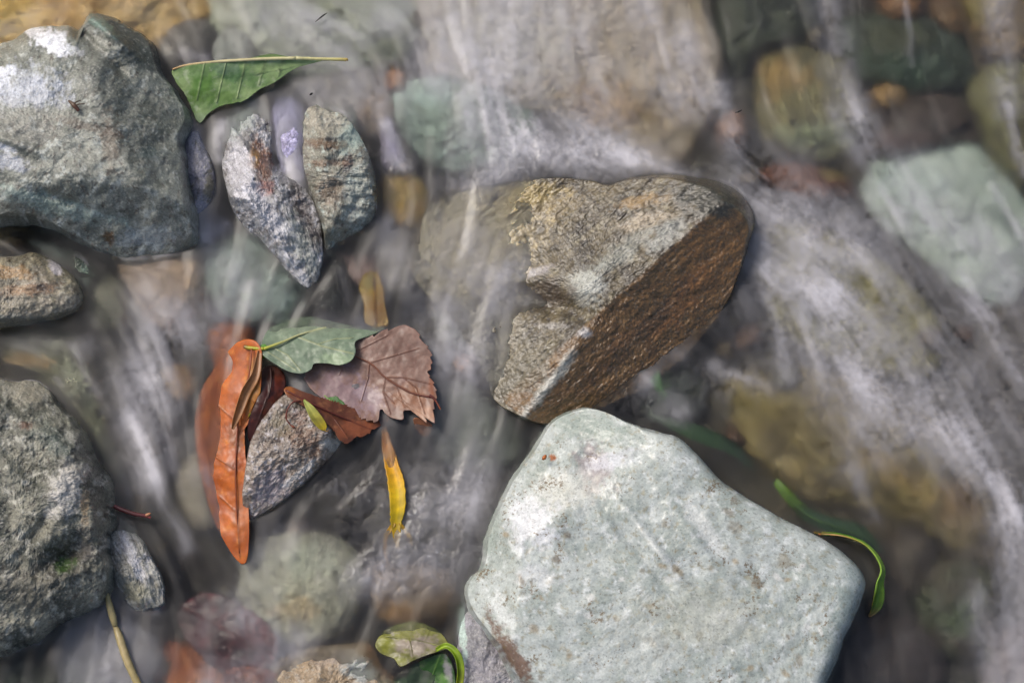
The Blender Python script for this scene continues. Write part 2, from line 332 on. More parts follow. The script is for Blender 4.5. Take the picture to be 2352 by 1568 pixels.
stone('rock', 'large brown wedge rock in midstream with a sharp ridge and an ochre lower face',
      [(960, 560), (985, 480), (1070, 440), (1170, 420), (1260, 408), (1350, 414), (1400, 422), (1450, 405), (1540, 400), (1610, 406), (1672, 425), (1712, 456), (1734, 502), (1724, 560), (1700, 630), (1670, 700), (1620, 768), (1560, 830), (1480, 890), (1400, 930), (1320, 965), (1240, 975), (1184, 956), (1138, 922), (1120, 880), (1080, 800), (1000, 700), (950, 630)],
      34, -14, ('62563c', '3e3422', '847a5e', '281c12'),
      [(1640, 600, 110, 90, -50, '74532c', .7), (1560, 700, 120, 30, -50, '855a30', .6), (1420, 800, 140, 24, -48, '745230', .6), (1480, 760, 160, 20, -48, '4a3a26', .6), (1290, 900, 120, 50, -45, '5c4526', .6),
       (1345, 655, 46, 44, -40, 'c8cac2', .8, .7), (1430, 580, 110, 24, -35, '9a9c92', .65, .8), (1480, 505, 70, 18, -15, 'ab9c84', .7), (1480, 460, 60, 16, -10, '94794e', .8), (1530, 540, 60, 26, -30, '8f938e', .6), (1630, 460, 85, 50, 20, '33332a', .85), (1262, 880, 100, 14, -52, 'c0c2ba', .75, .8),
       (1345, 765, 18, 12, 0, 'c0bfc0', .7, .6), (1210, 630, 70, 12, -15, 'b3aeb0', .7), (1260, 675, 70, 36, 10, '5a4b38', .75), (1190, 480, 160, 50, -10, '8c7a54', .6), (1080, 560, 160, 130, -20, 'b8a884', .85), (1200, 450, 90, 34, -5, 'a8935c', .7), (1130, 780, 80, 100, 0, '938a76', .6), (1200, 850, 60, 80, 40, '6b6450', .6), (1270, 748, 34, 8, 0, 'a8a39c', .6, .6)],
      c=(1370, 660), mat=M_BROWN, gain=.8, res=2.3, p=9., q=2.4, facet=.12, nf=18, wobble=.4, n1=.6, n2=.4, n3=.3, strata=(-38, .3, 22.), wl=60., jag=.008, kcut=1.5,
      cuts=[fmax(plane3((1720, 470, 31), (1370, 715, 21), (1230, 500, 0)), plane3((1250, 500, .3), (980, 480, -2.6), (1080, 760, -2.4))), (plane3((1500, 575, 27), (1235, 925, 10), (1670, 690, 2)), '7a5a32', .85), plane3((1640, 440, 32), (1450, 440, 26), (1640, 360, 18)), fmax(plane3((1370, 735, 21), (1235, 925, 11), (1165, 790, -.5)), plane3((1200, 700, -.4), (1000, 640, -3.5), (1120, 900, -1.5)))],
      bumps=[(1275, 700, 100, 30, 12, -8), (1370, 640, 60, 30, -50, 2.5)], bottom=-36)

_r = np.random.RandomState(8)
H_SPOTS = [(_r.uniform(1150, 1900), _r.uniform(1120, 1560), _r.uniform(5, 16), _r.uniform(4, 11), _r.uniform(0, 90), ['8a7a5c', '77705e', 'cfcfca', '6f6350'][_r.randint(4)], .7, .6) for _ in range(46)]
stone('stone', 'pale grey-white speckled block stone filling the lower right, largest bright stone',
      [(1298, 948), (1345, 937), (1392, 946), (1438, 968), (1490, 985), (1556, 1003), (1600, 1040), (1650, 1095), (1712, 1140), (1790, 1184), (1862, 1222), (1936, 1268), (1972, 1308), (1982, 1345), (1960, 1402), (1938, 1452), (1924, 1510), (1896, 1580), (1870, 1660), (1700, 1720), (1450, 1720), (1290, 1650), (1200, 1572), (1158, 1500), (1098, 1420), (1074, 1362), (1088, 1322), (1112, 1300), (1126, 1236), (1146, 1180), (1186, 1096), (1232, 1030), (1262, 975)],
      34, 9, ('aab0ac', '929a94', 'c6cac8', '8c8874'),
      [(1350, 975, 110, 36, 15, '7f8b82', .7), (1250, 1060, 90, 16, -55, '7d877e', .7), (1120, 1240, 20, 110, 20, '8b958c', .7), (1365, 1075, 40, 60, -20, '857a7c', .8), (1400, 1060, 60, 20, -15, 'c3c4cc', .6), (1300, 1130, 90, 50, -20, 'cccac0', .5), (1220, 1200, 60, 60, 0, 'cdced2', .7),
       (1510, 1260, 90, 11, 52, 'ccceca', .55, .8), (1620, 1220, 90, 20, 55, 'c8cac6', .7), (1240, 1320, 50, 30, 0, 'cfd0d0', .5), (1270, 1050, 8, 8, 0, '8a4a12', 1., .2), (1150, 1400, 22, 60, -30, 'd0d3d2', .6), (1180, 1505, 100, 20, 58, '5e4230', .9, .4)] + H_SPOTS + [(1800, 1290, 20, 16, 0, '8d8570', .6), (1690, 1210, 26, 14, 30, '7c7666', .6), (1950, 1360, 26, 120, 15, '7d8a86', .6), (1910, 1520, 20, 80, 12, '6f7a76', .6), (1600, 1420, 160, 80, 0, 'a3a496', .5), (1450, 1500, 110, 60, 0, 'adb2ae', .5)],
      c=(1500, 1340), mat=M_PALE, res=2.4, p=18., q=2.6, facet=.5, nf=8, kcut=1., n1=.55, n2=.1, n3=.06, jag=.01, wobble=.8, wl=70., gain=1.0,
      cuts=[plane3((1220, 1200, 29), (1420, 1060, 29), (1310, 950, 14)), plane3((1520, 1200, 36), (1850, 1290, 31), (1330, 1700, 34)), plane3((1180, 1250, 28), (1170, 1400, 29), (1085, 1330, 12))],
      bumps=[(1365, 1080, 40, 60, -20, -3.5), (1500, 1250, 120, 12, 52, 2.5), (1470, 1270, 120, 14, 52, -2), (1600, 1240, 120, 16, 55, 2), (1260, 1190, 60, 60, 0, 2.5), (1770, 1330, 80, 60, 20, -2)])
stone('stone', 'smooth wet grey ledge stone tucked under the lower left side of the pale block',
      [(1052, 1420), (1082, 1372), (1110, 1400), (1160, 1480), (1210, 1560), (1270, 1660), (1180, 1720), (1070, 1700), (1045, 1560)],
      7, -3, ('868388', '77767a', '99979f'), [(1062, 1440, 9, 90, -5, 'a9bdb4', .8, .3), (1160, 1500, 14, 110, -32, 'a39aa8', .6)], c=(1130, 1570), facet=.2, n2=.5)

stone('stone', 'narrow upright streaked white and grey stone with an orange rust stain in the middle left',
      [(512, 300), (530, 256), (560, 228), (600, 226), (622, 262), (634, 330), (640, 384), (684, 420), (716, 452), (738, 520), (738, 590), (728, 650), (690, 655), (646, 606), (604, 556), (560, 520), (532, 470), (516, 415), (508, 350)],
      14, -2, ('a3a2a4', '706e6e', 'd4d2d8', '4a3c34'),
      [(600, 372, 26, 62, -8, '74492c', .85, .6), (585, 365, 12, 26, 0, '99702c', .8, .6), (612, 432, 24, 18, 0, 'a5766c', .7), (556, 400, 34, 70, -12, 'cfcdd4', .7), (700, 500, 22, 90, -22, '3c302c', .75), (690, 560, 30, 80, -25, '7e857e', .6), (620, 500, 30, 80, -38, 'b9b9c0', .6), (545, 275, 40, 40, 0, '8f9a94', .6), (670, 610, 14, 50, -40, 'd0cfd4', .6)],
      c=(612, 440), res=2., strata=(64, .55, 13.), n1=2.6, n2=.9, n3=.3, facet=.8, nf=10, p=2.4, wl=40., jag=.02, bumps=[(650, 400, 14, 70, -20, -4), (585, 480, 60, 10, 58, 3)], tilt=(0, -.004))
stone('stone', 'rounded grey-green stone with brown bands beside the rust-stained streaked stone',
      [(694, 300), (704, 256), (752, 240), (812, 250), (820, 296), (846, 350), (862, 420), (858, 490), (820, 540), (775, 572), (752, 596), (742, 530), (716, 450), (700, 390)],
      15, -3, ('908e80', '68675a', 'b0bab2', '4a3628'), [(750, 330, 70, 14, 0, '5f4228', .75), (800, 375, 12, 26, 10, '3a1c16', .85, .4), (815, 300, 40, 50, 20, '95a8a0', .7), (750, 280, 60, 34, 0, 'aaa392', .7), (760, 440, 40, 40, 0, '6e5644', .5), (820, 450, 34, 90, 0, '99a39f', .5), (756, 375, 60, 8, 0, '6b4a30', .6)],
      c=(772, 410), res=2.1, strata=(8, .6, 16.), n1=2.6, n2=.8, facet=.8, nf=10, p=2.6, wl=45., jag=.02, bumps=[(750, 325, 70, 8, 0, -2)])
stone('stone', 'slim lavender-grey wedge stone pressed against the right side of the large boulder',
      [(430, 300), (452, 290), (470, 330), (490, 375), (496, 430), (480, 480), (446, 500), (426, 440), (414, 350)], 7, -3, ('8f8d9a', '7d7b84', 'aaa8b6', '696350'), [(482, 420, 12, 50, 0, '6b6650', .8)], c=(455, 400), n2=.5, facet=.3)

stone('stone', 'wedge-shaped mottled stone between the long orange leaf and the brown serrated leaf',
      [(566, 1060), (580, 1000), (612, 950), (640, 915), (665, 905), (700, 920), (740, 955), (792, 1008), (770, 1040), (730, 1076), (690, 1112), (648, 1148), (600, 1180), (572, 1200), (556, 1150)],
      14, -1, ('958a80', '6f6256', 'c0bcc0', '543c28'), [(700, 1010, 60, 34, 30, '6f5440', .8), (650, 970, 30, 30, 0, '6a6048', .7), (760, 1020, 24, 20, 0, 'b8b9b4', .7), (620, 1120, 40, 50, 0, '8b8188', .7), (690, 1085, 60, 8, -38, 'c4c2c0', .6), (680, 960, 30, 20, 20, '7c5a48', .5)],
      c=(660, 1050), res=2., p=5., q=2.4, n2=1.0, n3=.4, facet=.85, nf=10, wl=36., cuts=[plane3((640, 1050, 14), (740, 1000, 13), (660, 1150, 2))])
stone('stone', 'small pale slanting stone touching the right edge of the rough dark rock',
      [(262, 1195), (296, 1192), (322, 1228), (346, 1275), (372, 1330), (374, 1386), (330, 1400), (288, 1394), (262, 1340), (254, 1260)], 8, -5, ('9b9a94', '83827a', 'b8b6b8', '5e584c'), [(300, 1270, 14, 80, -25, 'c4c3c8', .8, .4), (310, 1360, 40, 26, 0, '7d7a62', .6)], c=(312, 1300), strata=(65, .6, 9.), n2=.8, facet=.85, nf=9, jag=.04)
stone('stone', 'greenish curved stone half under water between the boulder and the tan-speckled stone',
      [(30, 560), (80, 548), (150, 560), (200, 590), (230, 640), (210, 690), (185, 700), (190, 650), (150, 605), (90, 580)], 0, -12, ('4f5a4e', '3e463c', '6a7a6e'), [(90, 565, 50, 10, 10, '7a9080', .6)], c=(180, 618), mat=M_SUB, n2=.5, res=3.)
stone('stone', 'brown and dark banded stone in the hollow under the left end of the boulder',
      [(-60, 500), (0, 500), (40, 508), (80, 530), (70, 556), (20, 566), (-60, 570)], -2, -12, ('8a7750', '6e5f42', '4a4234'), [(48, 540, 34, 9, 10, '15120f', .95, .3)], c=(10, 534), mat=M_SUB, res=3.)

# ------------------------------------------------------------------ stones lying under the moving water
SUB = [
 ('wide tan-grey boulder under the bright veil of water, top centre', [(960, -80), (1250, -110), (1540, -80), (1610, 20), (1648, 110), (1646, 220), (1610, 290), (1566, 370), (1480, 396), (1380, 340), (1280, 270), (1150, 250), (1020, 180), (970, 60)], -4, -15, ('97897a', '857864', 'a89f95'), [(1150, 80, 180, 130, 0, 'a39e96', .8), (1450, 260, 150, 70, 20, '7e6a48', .8), (1600, 160, 40, 130, 10, 'a59688', .7), (1380, 250, 90, 60, 0, '8d7050', .7), (1500, 60, 80, 90, 0, '8c7b62', .5)], (1300, 130)),
 ('teal-grey smooth stone under water left of the foam crest', [(905, 215), (960, 188), (1060, 170), (1170, 210), (1230, 280), (1220, 350), (1120, 396), (1000, 386), (925, 320)], -4, -16, ('78857c', '67736a', '8d9990'), [(985, 215, 60, 30, 0, '9dafa6', .8)], (1070, 290)),
 ('long sandy tan boulder under shallow water in the top left corner', [(-200, -60), (0, -80), (250, -70), (440, -40), (492, 20), (470, 60), (400, 110), (330, 150), (200, 130), (80, 120), (-100, 150), (-250, 60)], -3, -14, ('a3844c', '8e6e38', 'b89c6c'), [(30, 30, 60, 50, 0, 'a58a3c', .7), (330, 30, 130, 40, 0, 'a18a62', .6)], (150, 30)),
 ('pale grey-green stone under water at the top, left of centre', [(470, -60), (600, -90), (820, -80), (950, -40), (970, 40), (950, 110), (880, 170), (760, 190), (640, 170), (540, 120), (480, 60)], -5, -17, ('868877', '767a68', '97998c'), [(640, 40, 90, 60, 0, '8f9086', .7), (900, 40, 50, 60, 0, '97989a', .7)], (710, 40)),
 ('mauve-grey stone under water right of the green leaf stem', [(690, 170), (760, 150), (860, 165), (900, 210), (920, 280), (880, 330), (800, 320), (720, 260), (660, 230)], -7, -18, ('76706c', '655f58', '85796c'), [(860, 260, 40, 50, 0, '86694e', .6)], (800, 235)),
 ('small grey stone under water behind the top of the boulder, rounder of the two', [(372, 110), (392, 70), (430, 50), (480, 52), (486, 100), (460, 140), (400, 156), (372, 150)], -2, -10, ('5b5652', '4a4642', '6e6866'), [], (430, 105)),
 ('small pale grey stone under water just above the green leaf', [(490, 110), (520, 70), (560, 76), (588, 120), (580, 160), (530, 180), (492, 150)], -2, -10, ('7a7c78', '6a6b66', '8c8e8c'), [], (538, 128)),
 ('tiny dark stone in the gap left of the green leaf midrib', [(410, 150), (440, 118), (485, 120), (500, 145), (470, 170), (424, 172)], -3, -12, ('46434c', '34323a', '5f5c6c'), [], (455, 146)),
 ('smooth pinkish tan stone under water below the boulder', [(272, 600), (330, 590), (400, 566), (458, 570), (474, 620), (462, 680), (420, 740), (370, 762), (330, 720), (300, 670)], -3, -15, ('917a66', '806c5a', 'a58f80'), [(420, 620, 40, 40, 0, 'a08468', .6)], (385, 655)),
 ('rounded grey-green stone under water above the pale green leaf', [(470, 580), (500, 556), (560, 540), (620, 580), (680, 640), (712, 690), (690, 740), (600, 750), (520, 730), (476, 660)], -3, -15, ('6f7a72', '5f6961', '84908a'), [(520, 600, 40, 40, 0, '8a958f', .6)], (585, 652)),
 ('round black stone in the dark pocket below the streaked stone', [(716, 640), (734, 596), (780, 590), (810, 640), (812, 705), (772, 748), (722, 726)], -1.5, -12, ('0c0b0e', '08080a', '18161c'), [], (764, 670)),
 ('small pinkish grey stone under water right of the black stone', [(770, 600), (800, 580), (850, 590), (880, 640), (850, 680), (812, 660), (780, 640)], -5, -16, ('7a6560', '685550', '8d7b76'), [], (825, 630)),
 ('large pale mint boulder under water at the right edge', [(1960, 420), (2010, 370), (2120, 340), (2220, 330), (2290, 400), (2360, 500), (2370, 600), (2340, 680), (2290, 720), (2220, 690), (2100, 590), (2000, 500)], -16, -30, ('939b92', '828b80', 'a8b0a8'), [(2200, 620, 120, 60, 35, 'b3bdae', .7), (2080, 430, 90, 60, 0, '93a29a', .6)], (2170, 520)),
 ('khaki stone under water at the upper right, left of the plum stone', [(1735, 180), (1770, 130), (1850, 120), (1940, 150), (1975, 230), (1970, 330), (1900, 372), (1800, 368), (1742, 300)], -12, -26, ('645c3c', '4c4630', '72704e'), [(1790, 180, 70, 50, 0, '7f6436', .8), (1880, 320, 90, 40, 0, '71785a', .7)], (1855, 250)),
 ('dark plum-brown stone under water at the upper right', [(2010, 290), (2060, 240), (2130, 220), (2200, 240), (2250, 300), (2240, 340), (2130, 345), (2040, 365), (1985, 350)], -7, -20, ('51443d', '43362f', '604e4a'), [(2090, 330, 70, 20, 0, '6b4a40', .6)], (2120, 295)),
 ('dark green slab under water at the upper right', [(1930, 60), (2040, 40), (2170, 60), (2220, 120), (2230, 190), (2160, 226), (2040, 226), (1950, 170)], -8, -21, ('3c4636', '2f3a2e', '4a5a44'), [(2080, 160, 100, 40, 0, '3a4c3c', .8), (2050, 90, 90, 40, 0, '4c4a30', .6)], (2080, 135)),
 ('dark green-black stone under water at the top edge, left of the khaki stone', [(1640, -60), (1720, -80), (1840, -60), (1880, 20), (1850, 100), (1740, 130), (1690, 200), (1655, 120)], -10, -22, ('393f2c', '2c3224', '4a5038'), [], (1760, 20)),
 ('orange-brown pebble at the top edge on the right', [(2010, 0), (2020, -30), (2090, -40), (2120, 0), (2100, 50), (2040, 52)], -6, -18, ('7d5a38', '6a4a2e', '886844'), [], (2062, 5)),
 ('small tan pebble under the dark green slab', [(1996, 225), (2015, 202), (2060, 200), (2082, 226), (2066, 252), (2020, 258)], -5, -16, ('80643e', '6c5434', '8d7250'), [], (2040, 228)),
 ('reddish brown flat stone under water above the pale streaks, right of the wedge rock', [(1740, 400), (1800, 380), (1880, 390), (1950, 420), (1948, 462), (1860, 470), (1770, 440)], -7, -18, ('5e3826', '4c2c1e', '6e4630'), [(1920, 400, 40, 20, 0, '80704a', .7)], (1850, 425)),
 ('small pinkish pebble under water left of the khaki stone', [(1645, 300), (1665, 268), (1700, 262), (1716, 300), (1700, 336), (1660, 336)], -5, -16, ('8a6a58', '7a5c4c', 'a08070'), [], (1680, 300)),
 ('olive brown stone under water in the top right corner', [(2190, -60), (2300, -80), (2420, -40), (2420, 120), (2330, 150), (2240, 110)], -7, -20, ('66502a', '554222', '776040'), [(2240, 20, 60, 40, 0, '6f6428', .6)], (2310, 30)),
 ('long olive stone under water along the right edge above the mint boulder', [(2230, 190), (2300, 150), (2420, 160), (2440, 330), (2420, 450), (2350, 440), (2280, 360), (2240, 280)], -8, -20, ('5c5836', '484228', '6c6a42'), [], (2335, 300)),
 ('broad olive-brown boulder under fast water on the right below the wedge rock', [(1660, 900), (1740, 860), (1860, 850), (1990, 880), (2120, 950), (2220, 1040), (2270, 1140), (2260, 1230), (2180, 1260), (2060, 1200), (1950, 1170), (1850, 1150), (1740, 1080), (1680, 1000)], -13, -27, ('665730', '4a3e22', '766838'), [(1720, 940, 60, 40, 20, '6b5c26', .6), (2200, 1160, 60, 60, 0, '664a22', .7), (1950, 1010, 120, 50, 30, '6d6045', .6), (2060, 1090, 120, 30, 30, '7c6434', .6)], (1960, 1040)),
 ('grey-olive boulder under fast water right of the wedge rock', [(1750, 560), (1840, 520), (1980, 580), (2100, 680), (2160, 790), (2120, 870), (2000, 860), (1880, 820), (1790, 760), (1740, 660)], -9, -21, ('787044', '5c5430', '8c8450'), [(1900, 760, 110, 40, 30, '6b6848', .6)], (1940, 700)),
 ('grey-violet stone under water at the right edge below the mint boulder', [(2230, 740), (2330, 700), (2430, 740), (2440, 950), (2380, 1050), (2290, 980), (2230, 850)], -9, -22, ('564c40', '443c34', '665a4c'), [], (2335, 860)),
 ('dim plum stone under water below the curved green leaf', [(1960, 1440), (2060, 1420), (2150, 1460), (2160, 1560), (2120, 1650), (1960, 1650), (1920, 1560)], -9, -22, ('4a3f3e', '3b3233', '5b4c46'), [(2000, 1430, 60, 20, 0, '6e5844', .6)], (2040, 1540)),
 ('mossy green-brown stone under water in the lower right corner', [(2130, 1300), (2220, 1280), (2290, 1350), (2280, 1450), (2200, 1520), (2120, 1460), (2090, 1370)], -8, -22, ('4c5036', '4a4030', '5e5a48'), [(2200, 1420, 50, 40, 0, '46572e', .7)], (2195, 1400)),
 ('greyish pink stone under water at the bottom right corner', [(2280, 1470), (2360, 1440), (2450, 1480), (2450, 1650), (2260, 1660)], -7, -20, ('7a7072', '6a6062', '8c8484'), [], (2350, 1560)),
 ('round pale grey-olive stone under water at the bottom, below the wedge-shaped mottled stone', [(560, 1290), (600, 1240), (680, 1222), (760, 1230), (820, 1270), (836, 1340), (810, 1420), (750, 1470), (660, 1480), (590, 1450), (552, 1380)], -3, -17, ('8c8978', '7c7968', '9d9b8c'), [(680, 1400, 60, 30, 0, '96805e', .6), (700, 1290, 70, 40, 0, '979a88', .6)], (695, 1350)),
 ('tan stone with a grey knob at the bottom edge, left of the curled green leaf', [(620, 1530), (700, 1490), (790, 1478), (850, 1480), (880, 1530), (940, 1600), (900, 1680), (700, 1690), (600, 1620)], 2.5, -8, ('8f7b60', '7d6a50', 'a09484'), [(820, 1535, 44, 28, 30, '8f938f', .9, .4), (760, 1510, 60, 20, 0, '8f8074', .6), (870, 1520, 12, 60, -40, '8a6238', .8, .4)], (770, 1580)),
 ('olive-grey stone under water behind the rough dark rock at the left', [(20, 780), (80, 752), (160, 760), (205, 820), (230, 900), (262, 1000), (290, 1100), (262, 1110), (200, 980), (130, 900), (60, 850), (10, 840)], -2, -14, ('5a5844', '4b4a3a', '6f705e'), [(60, 830, 60, 20, 0, '7a5e38', .7), (180, 870, 26, 70, -25, '8a8a78', .6)], (165, 870)),
 ('small olive-grey stone under water between the tan stone and the pinkish stone', [(200, 650), (250, 630), (290, 660), (310, 720), (280, 770), (225, 760), (196, 710)], -5, -17, ('615e50', '504e42', '74725f'), [], (250, 700)),
 ('amber pebble under water left of the long orange leaf', [(370, 870), (390, 842), (440, 846), (462, 890), (440, 930), (392, 920)], -6, -17, ('846848', '73593e', '957a5c'), [], (415, 886)),
 ('dull tan stone under water left of the orange leaf tip', [(406, 1110), (440, 1050), (476, 1040), (500, 1110), (520, 1180), (480, 1220), (430, 1190)], -5, -16, ('7a7060', '6b6252', '8b8272'), [], (458, 1130)),
 ('lavender-grey stone under water in the lower left, beside the straw stem', [(140, 1440), (220, 1400), (300, 1420), (360, 1460), (380, 1560), (340, 1640), (180, 1650), (130, 1560)], -5, -17, ('66656a', '55545a', '7a7980'), [], (255, 1520)),
 ('dark olive stone in the bottom left corner', [(-120, 1510), (0, 1502), (90, 1490), (136, 1530), (150, 1650), (-100, 1660)], -4, -16, ('46483c', '3a3b30', '585a4c'), [], (20, 1580)),
 ('dark red-brown stone under water at the bottom edge beside the lavender-grey stone', [(370, 1500), (440, 1480), (540, 1510), (600, 1560), (600, 1660), (380, 1660)], -13, -26, ('84481f', '6c3418', '985c2c'), [(580, 1560, 40, 40, 0, '94683c', .8)], (480, 1580)),
 ('ochre pebble under water right of the banded stone', [(868, 440), (900, 400), (950, 405), (985, 450), (975, 510), (920, 528), (876, 500)], -5, -16, ('8a7444', '7a6232', '946a3c'), [(925, 490, 30, 26, 0, '93701c', .8)], (925, 465)),
 ('tiny orange pebble under water left of the teal-grey stone', [(884, 186), (900, 165), (928, 172), (934, 200), (910, 218), (888, 208)], -4, -14, ('906038', '7c522e', '9a7048'), [], (908, 192)),
 ('tiny round orange pebble right of the brown serrated leaf', [(1042, 838), (1056, 820), (1082, 822), (1092, 842), (1076, 860), (1052, 858)], -4, -14, ('8e6242', '7c5438', '9a7250'), [], (1066, 840)),
 ('blue-grey stone under water between the leaves and the wedge rock', [(1000, 680), (1060, 640), (1140, 680), (1180, 760), (1150, 830), (1080, 820), (1010, 780)], -7, -19, ('757671', '63645e', '878886'), [], (1085, 740)),
 ('drab green-grey stone under water below the tiny round orange pebble', [(1010, 900), (1080, 880), (1140, 940), (1190, 980), (1200, 1040), (1120, 1090), (1030, 1070), (990, 990)], -7, -20, ('5f6158', '50524a', '72746c'), [], (1095, 990)),
 ('brown-grey stone under choppy water left of the pale block', [(850, 1120), (920, 1060), (1020, 1080), (1090, 1130), (1080, 1230), (1010, 1290), (900, 1280), (840, 1210)], -8, -20, ('57514a', '48423c', '6a625a'), [], (965, 1175)),
 ('dark brown stone under choppy water right of the mottled wedge stone', [(690, 1150), (760, 1080), (850, 1060), (870, 1130), (850, 1210), (770, 1230), (700, 1210)], -9, -20, ('3e352e', '302923', '50463e'), [], (780, 1150)),
 ('umber stone under choppy water above the curled green leaf', [(850, 1310), (930, 1290), (1030, 1320), (1050, 1400), (980, 1440), (880, 1430)], -8, -19, ('5f4c36', '4e3e2c', '70583a'), [(920, 1410, 50, 26, 0, '8a6434', .7)], (950, 1365)),
 ('taupe stone under water beside the left flank of the wedge rock', [(860, 560), (900, 530), (960, 545), (990, 620), (960, 690), (890, 690), (850, 630)], -6, -17, ('6e6864', '5c5650', '807a74'), [], (920, 615)),
 ('violet-grey stone under the stripes of water in the left channel', [(280, 860), (330, 800), (390, 820), (420, 950), (420, 1080), (370, 1130), (300, 1060), (280, 960)], -8, -20, ('4b464c', '3c383f', '5c565e'), [], (350, 965)),
 ('rust-brown stone under water above the long orange leaf', [(480, 770), (520, 744), (570, 750), (590, 800), (560, 850), (500, 850)], -6, -17, ('94501c', '7a3e16', 'a8642c'), [], (535, 800)),
 ('dark stone under water between the sprout boulder and the streaked stone bases', [(440, 505), (480, 490), (530, 510), (540, 545), (500, 560), (456, 560)], -4, -15, ('55586a', '44465a', '6a6c80'), [], (490, 528)),
 ('lavender stone in the cleft between the streaked stone and the banded stone', [(626, 250), (662, 226), (696, 250), (708, 340), (704, 410), (664, 420), (636, 360)], .5, -8, ('908ca8', '706c84', 'a8a4bc'), [], (665, 325)),
 ('narrow lavender stone right of the banded stone', [(876, 300), (890, 270), (912, 310), (934, 370), (920, 392), (880, 390)], -2, -10, ('77708a', '655e72', '8c859a'), [], (900, 345)),
 ('green-stained stone under water where the wedge rock meets the pale block', [(1440, 880), (1490, 820), (1560, 810), (1610, 870), (1620, 950), (1560, 990), (1480, 960)], -9, -20, ('3a4038', '2c322c', '505650'), [(1520, 870, 20, 50, 0, '3d6a28', .8), (1480, 860, 20, 40, 0, '8a88a0', .6)], (1530, 900)),
 ('brown stone under water right of the curved green leaf', [(2060, 1210), (2130, 1230), (2140, 1320), (2090, 1380), (2040, 1330), (2030, 1260)], -10, -21, ('4e4236', '40362c', '60543f'), [], (2085, 1300)),
 ('chestnut stone beside the top edge between the orange pebble and the corner stone', [(2125, -20), (2185, -10), (2215, 60), (2190, 100), (2140, 60)], -9, -19, ('5c4426', '4c371f', '6e5434'), [], (2168, 40)),
]
k_g = lambda l_: 'black' not in l_
for i, (lab, out, top, rim, base, bl, c) in enumerate(SUB):
    if -11 < top < -3: top -= 2.5; rim -= 3
    size = np.ptp(np.array(out, float), axis=0).mean(); e = min(1., size / 260.)
    tiny = size < 95
    stone('pebble' if tiny else ('boulder' if size > 400 else 'stone'), lab, out, top, rim, base, bl, c=c, gain=(1.0 if max(int(base[0][k_:k_+2],16) for k_ in (0,2,4)) < 0x58 else 1.72) if top < 2 else 1.1, mat=M_SUB if top < 2 else M_ROCK,
          cat='pebble' if tiny else ('boulder' if size > 400 else 'stone'), res=5.2 if size > 120 else 4., p=2.4, q=1.5, facet=.45, nf=14, n1=1.8 * e + .3, n2=1.1 * e, n3=.2, jag=.02, bottom=-40., wl=60 * e + 12)

# pebbles that fill the bed between the bigger stones, and stones beyond the frame
rs = np.random.RandomState(5)
pal = [('6a5f4c', '574d3d', '7d725c'), ('5b5a50', '4a4940', '6e6e64'), ('71604a', '5f4f3a', '84725a'), ('4a4440', '3b3633', '5a5450'), ('7a7468', '686256', '8c877c'), ('6a4a34', '5a3e2c', '7c5a40')]
outs = [np.array(s_[1], float) for s_ in SUB]
def free(x, y, m):
    for o in outs:
        if abs(o[:, 0].mean() - x) < np.ptp(o[:, 0]) / 2 * .75 + m and abs(o[:, 1].mean() - y) < np.ptp(o[:, 1]) / 2 * .75 + m: return False
    return True
words = ['round', 'flat', 'oval', 'chipped', 'smooth', 'lumpy']; hue = ['brown', 'drab olive', 'sandy brown', 'dark grey', 'light grey', 'reddish']
MARKS = [(120, 320, 'large boulder'), (20, 662, 'tan-speckled stone'), (50, 1180, 'rough dark rock'), (1370, 560, 'wedge rock'), (1240, 860, 'lower tip of the wedge rock'), (1500, 1340, 'pale block'), (1100, 1350, 'left corner of the pale block'), (1960, 1330, 'right corner of the pale block'), (612, 440, 'rust-stained streaked stone'),
         (772, 410, 'banded stone'), (660, 1050, 'mottled wedge stone'), (312, 1300, 'pale slanting stone'), (1300, 130, 'tan-grey boulder under the veil'), (1070, 290, 'teal-grey stone'), (710, 40, 'pale stone at the top'), (2170, 520, 'mint boulder'), (1855, 250, 'khaki stone'), (2120, 295, 'plum-brown stone'), (1960, 1040, 'olive-brown boulder'),
         (1940, 700, 'grey-olive boulder'), (695, 1350, 'round grey-olive stone'), (870, 870, 'brown serrated leaf'), (700, 795, 'pale green leaf'), (530, 1020, 'long orange leaf'), (910, 1120, 'yellow leaf strip'), (280, 1480, 'straw stem'), (385, 655, 'pinkish tan stone'), (965, 1175, 'brown-grey stone in the chop'), (2195, 1400, 'mossy green-brown stone'), (965, 1500, 'curled green leaf'), (2335, 860, 'grey-violet stone')]
n = 0; used = set()
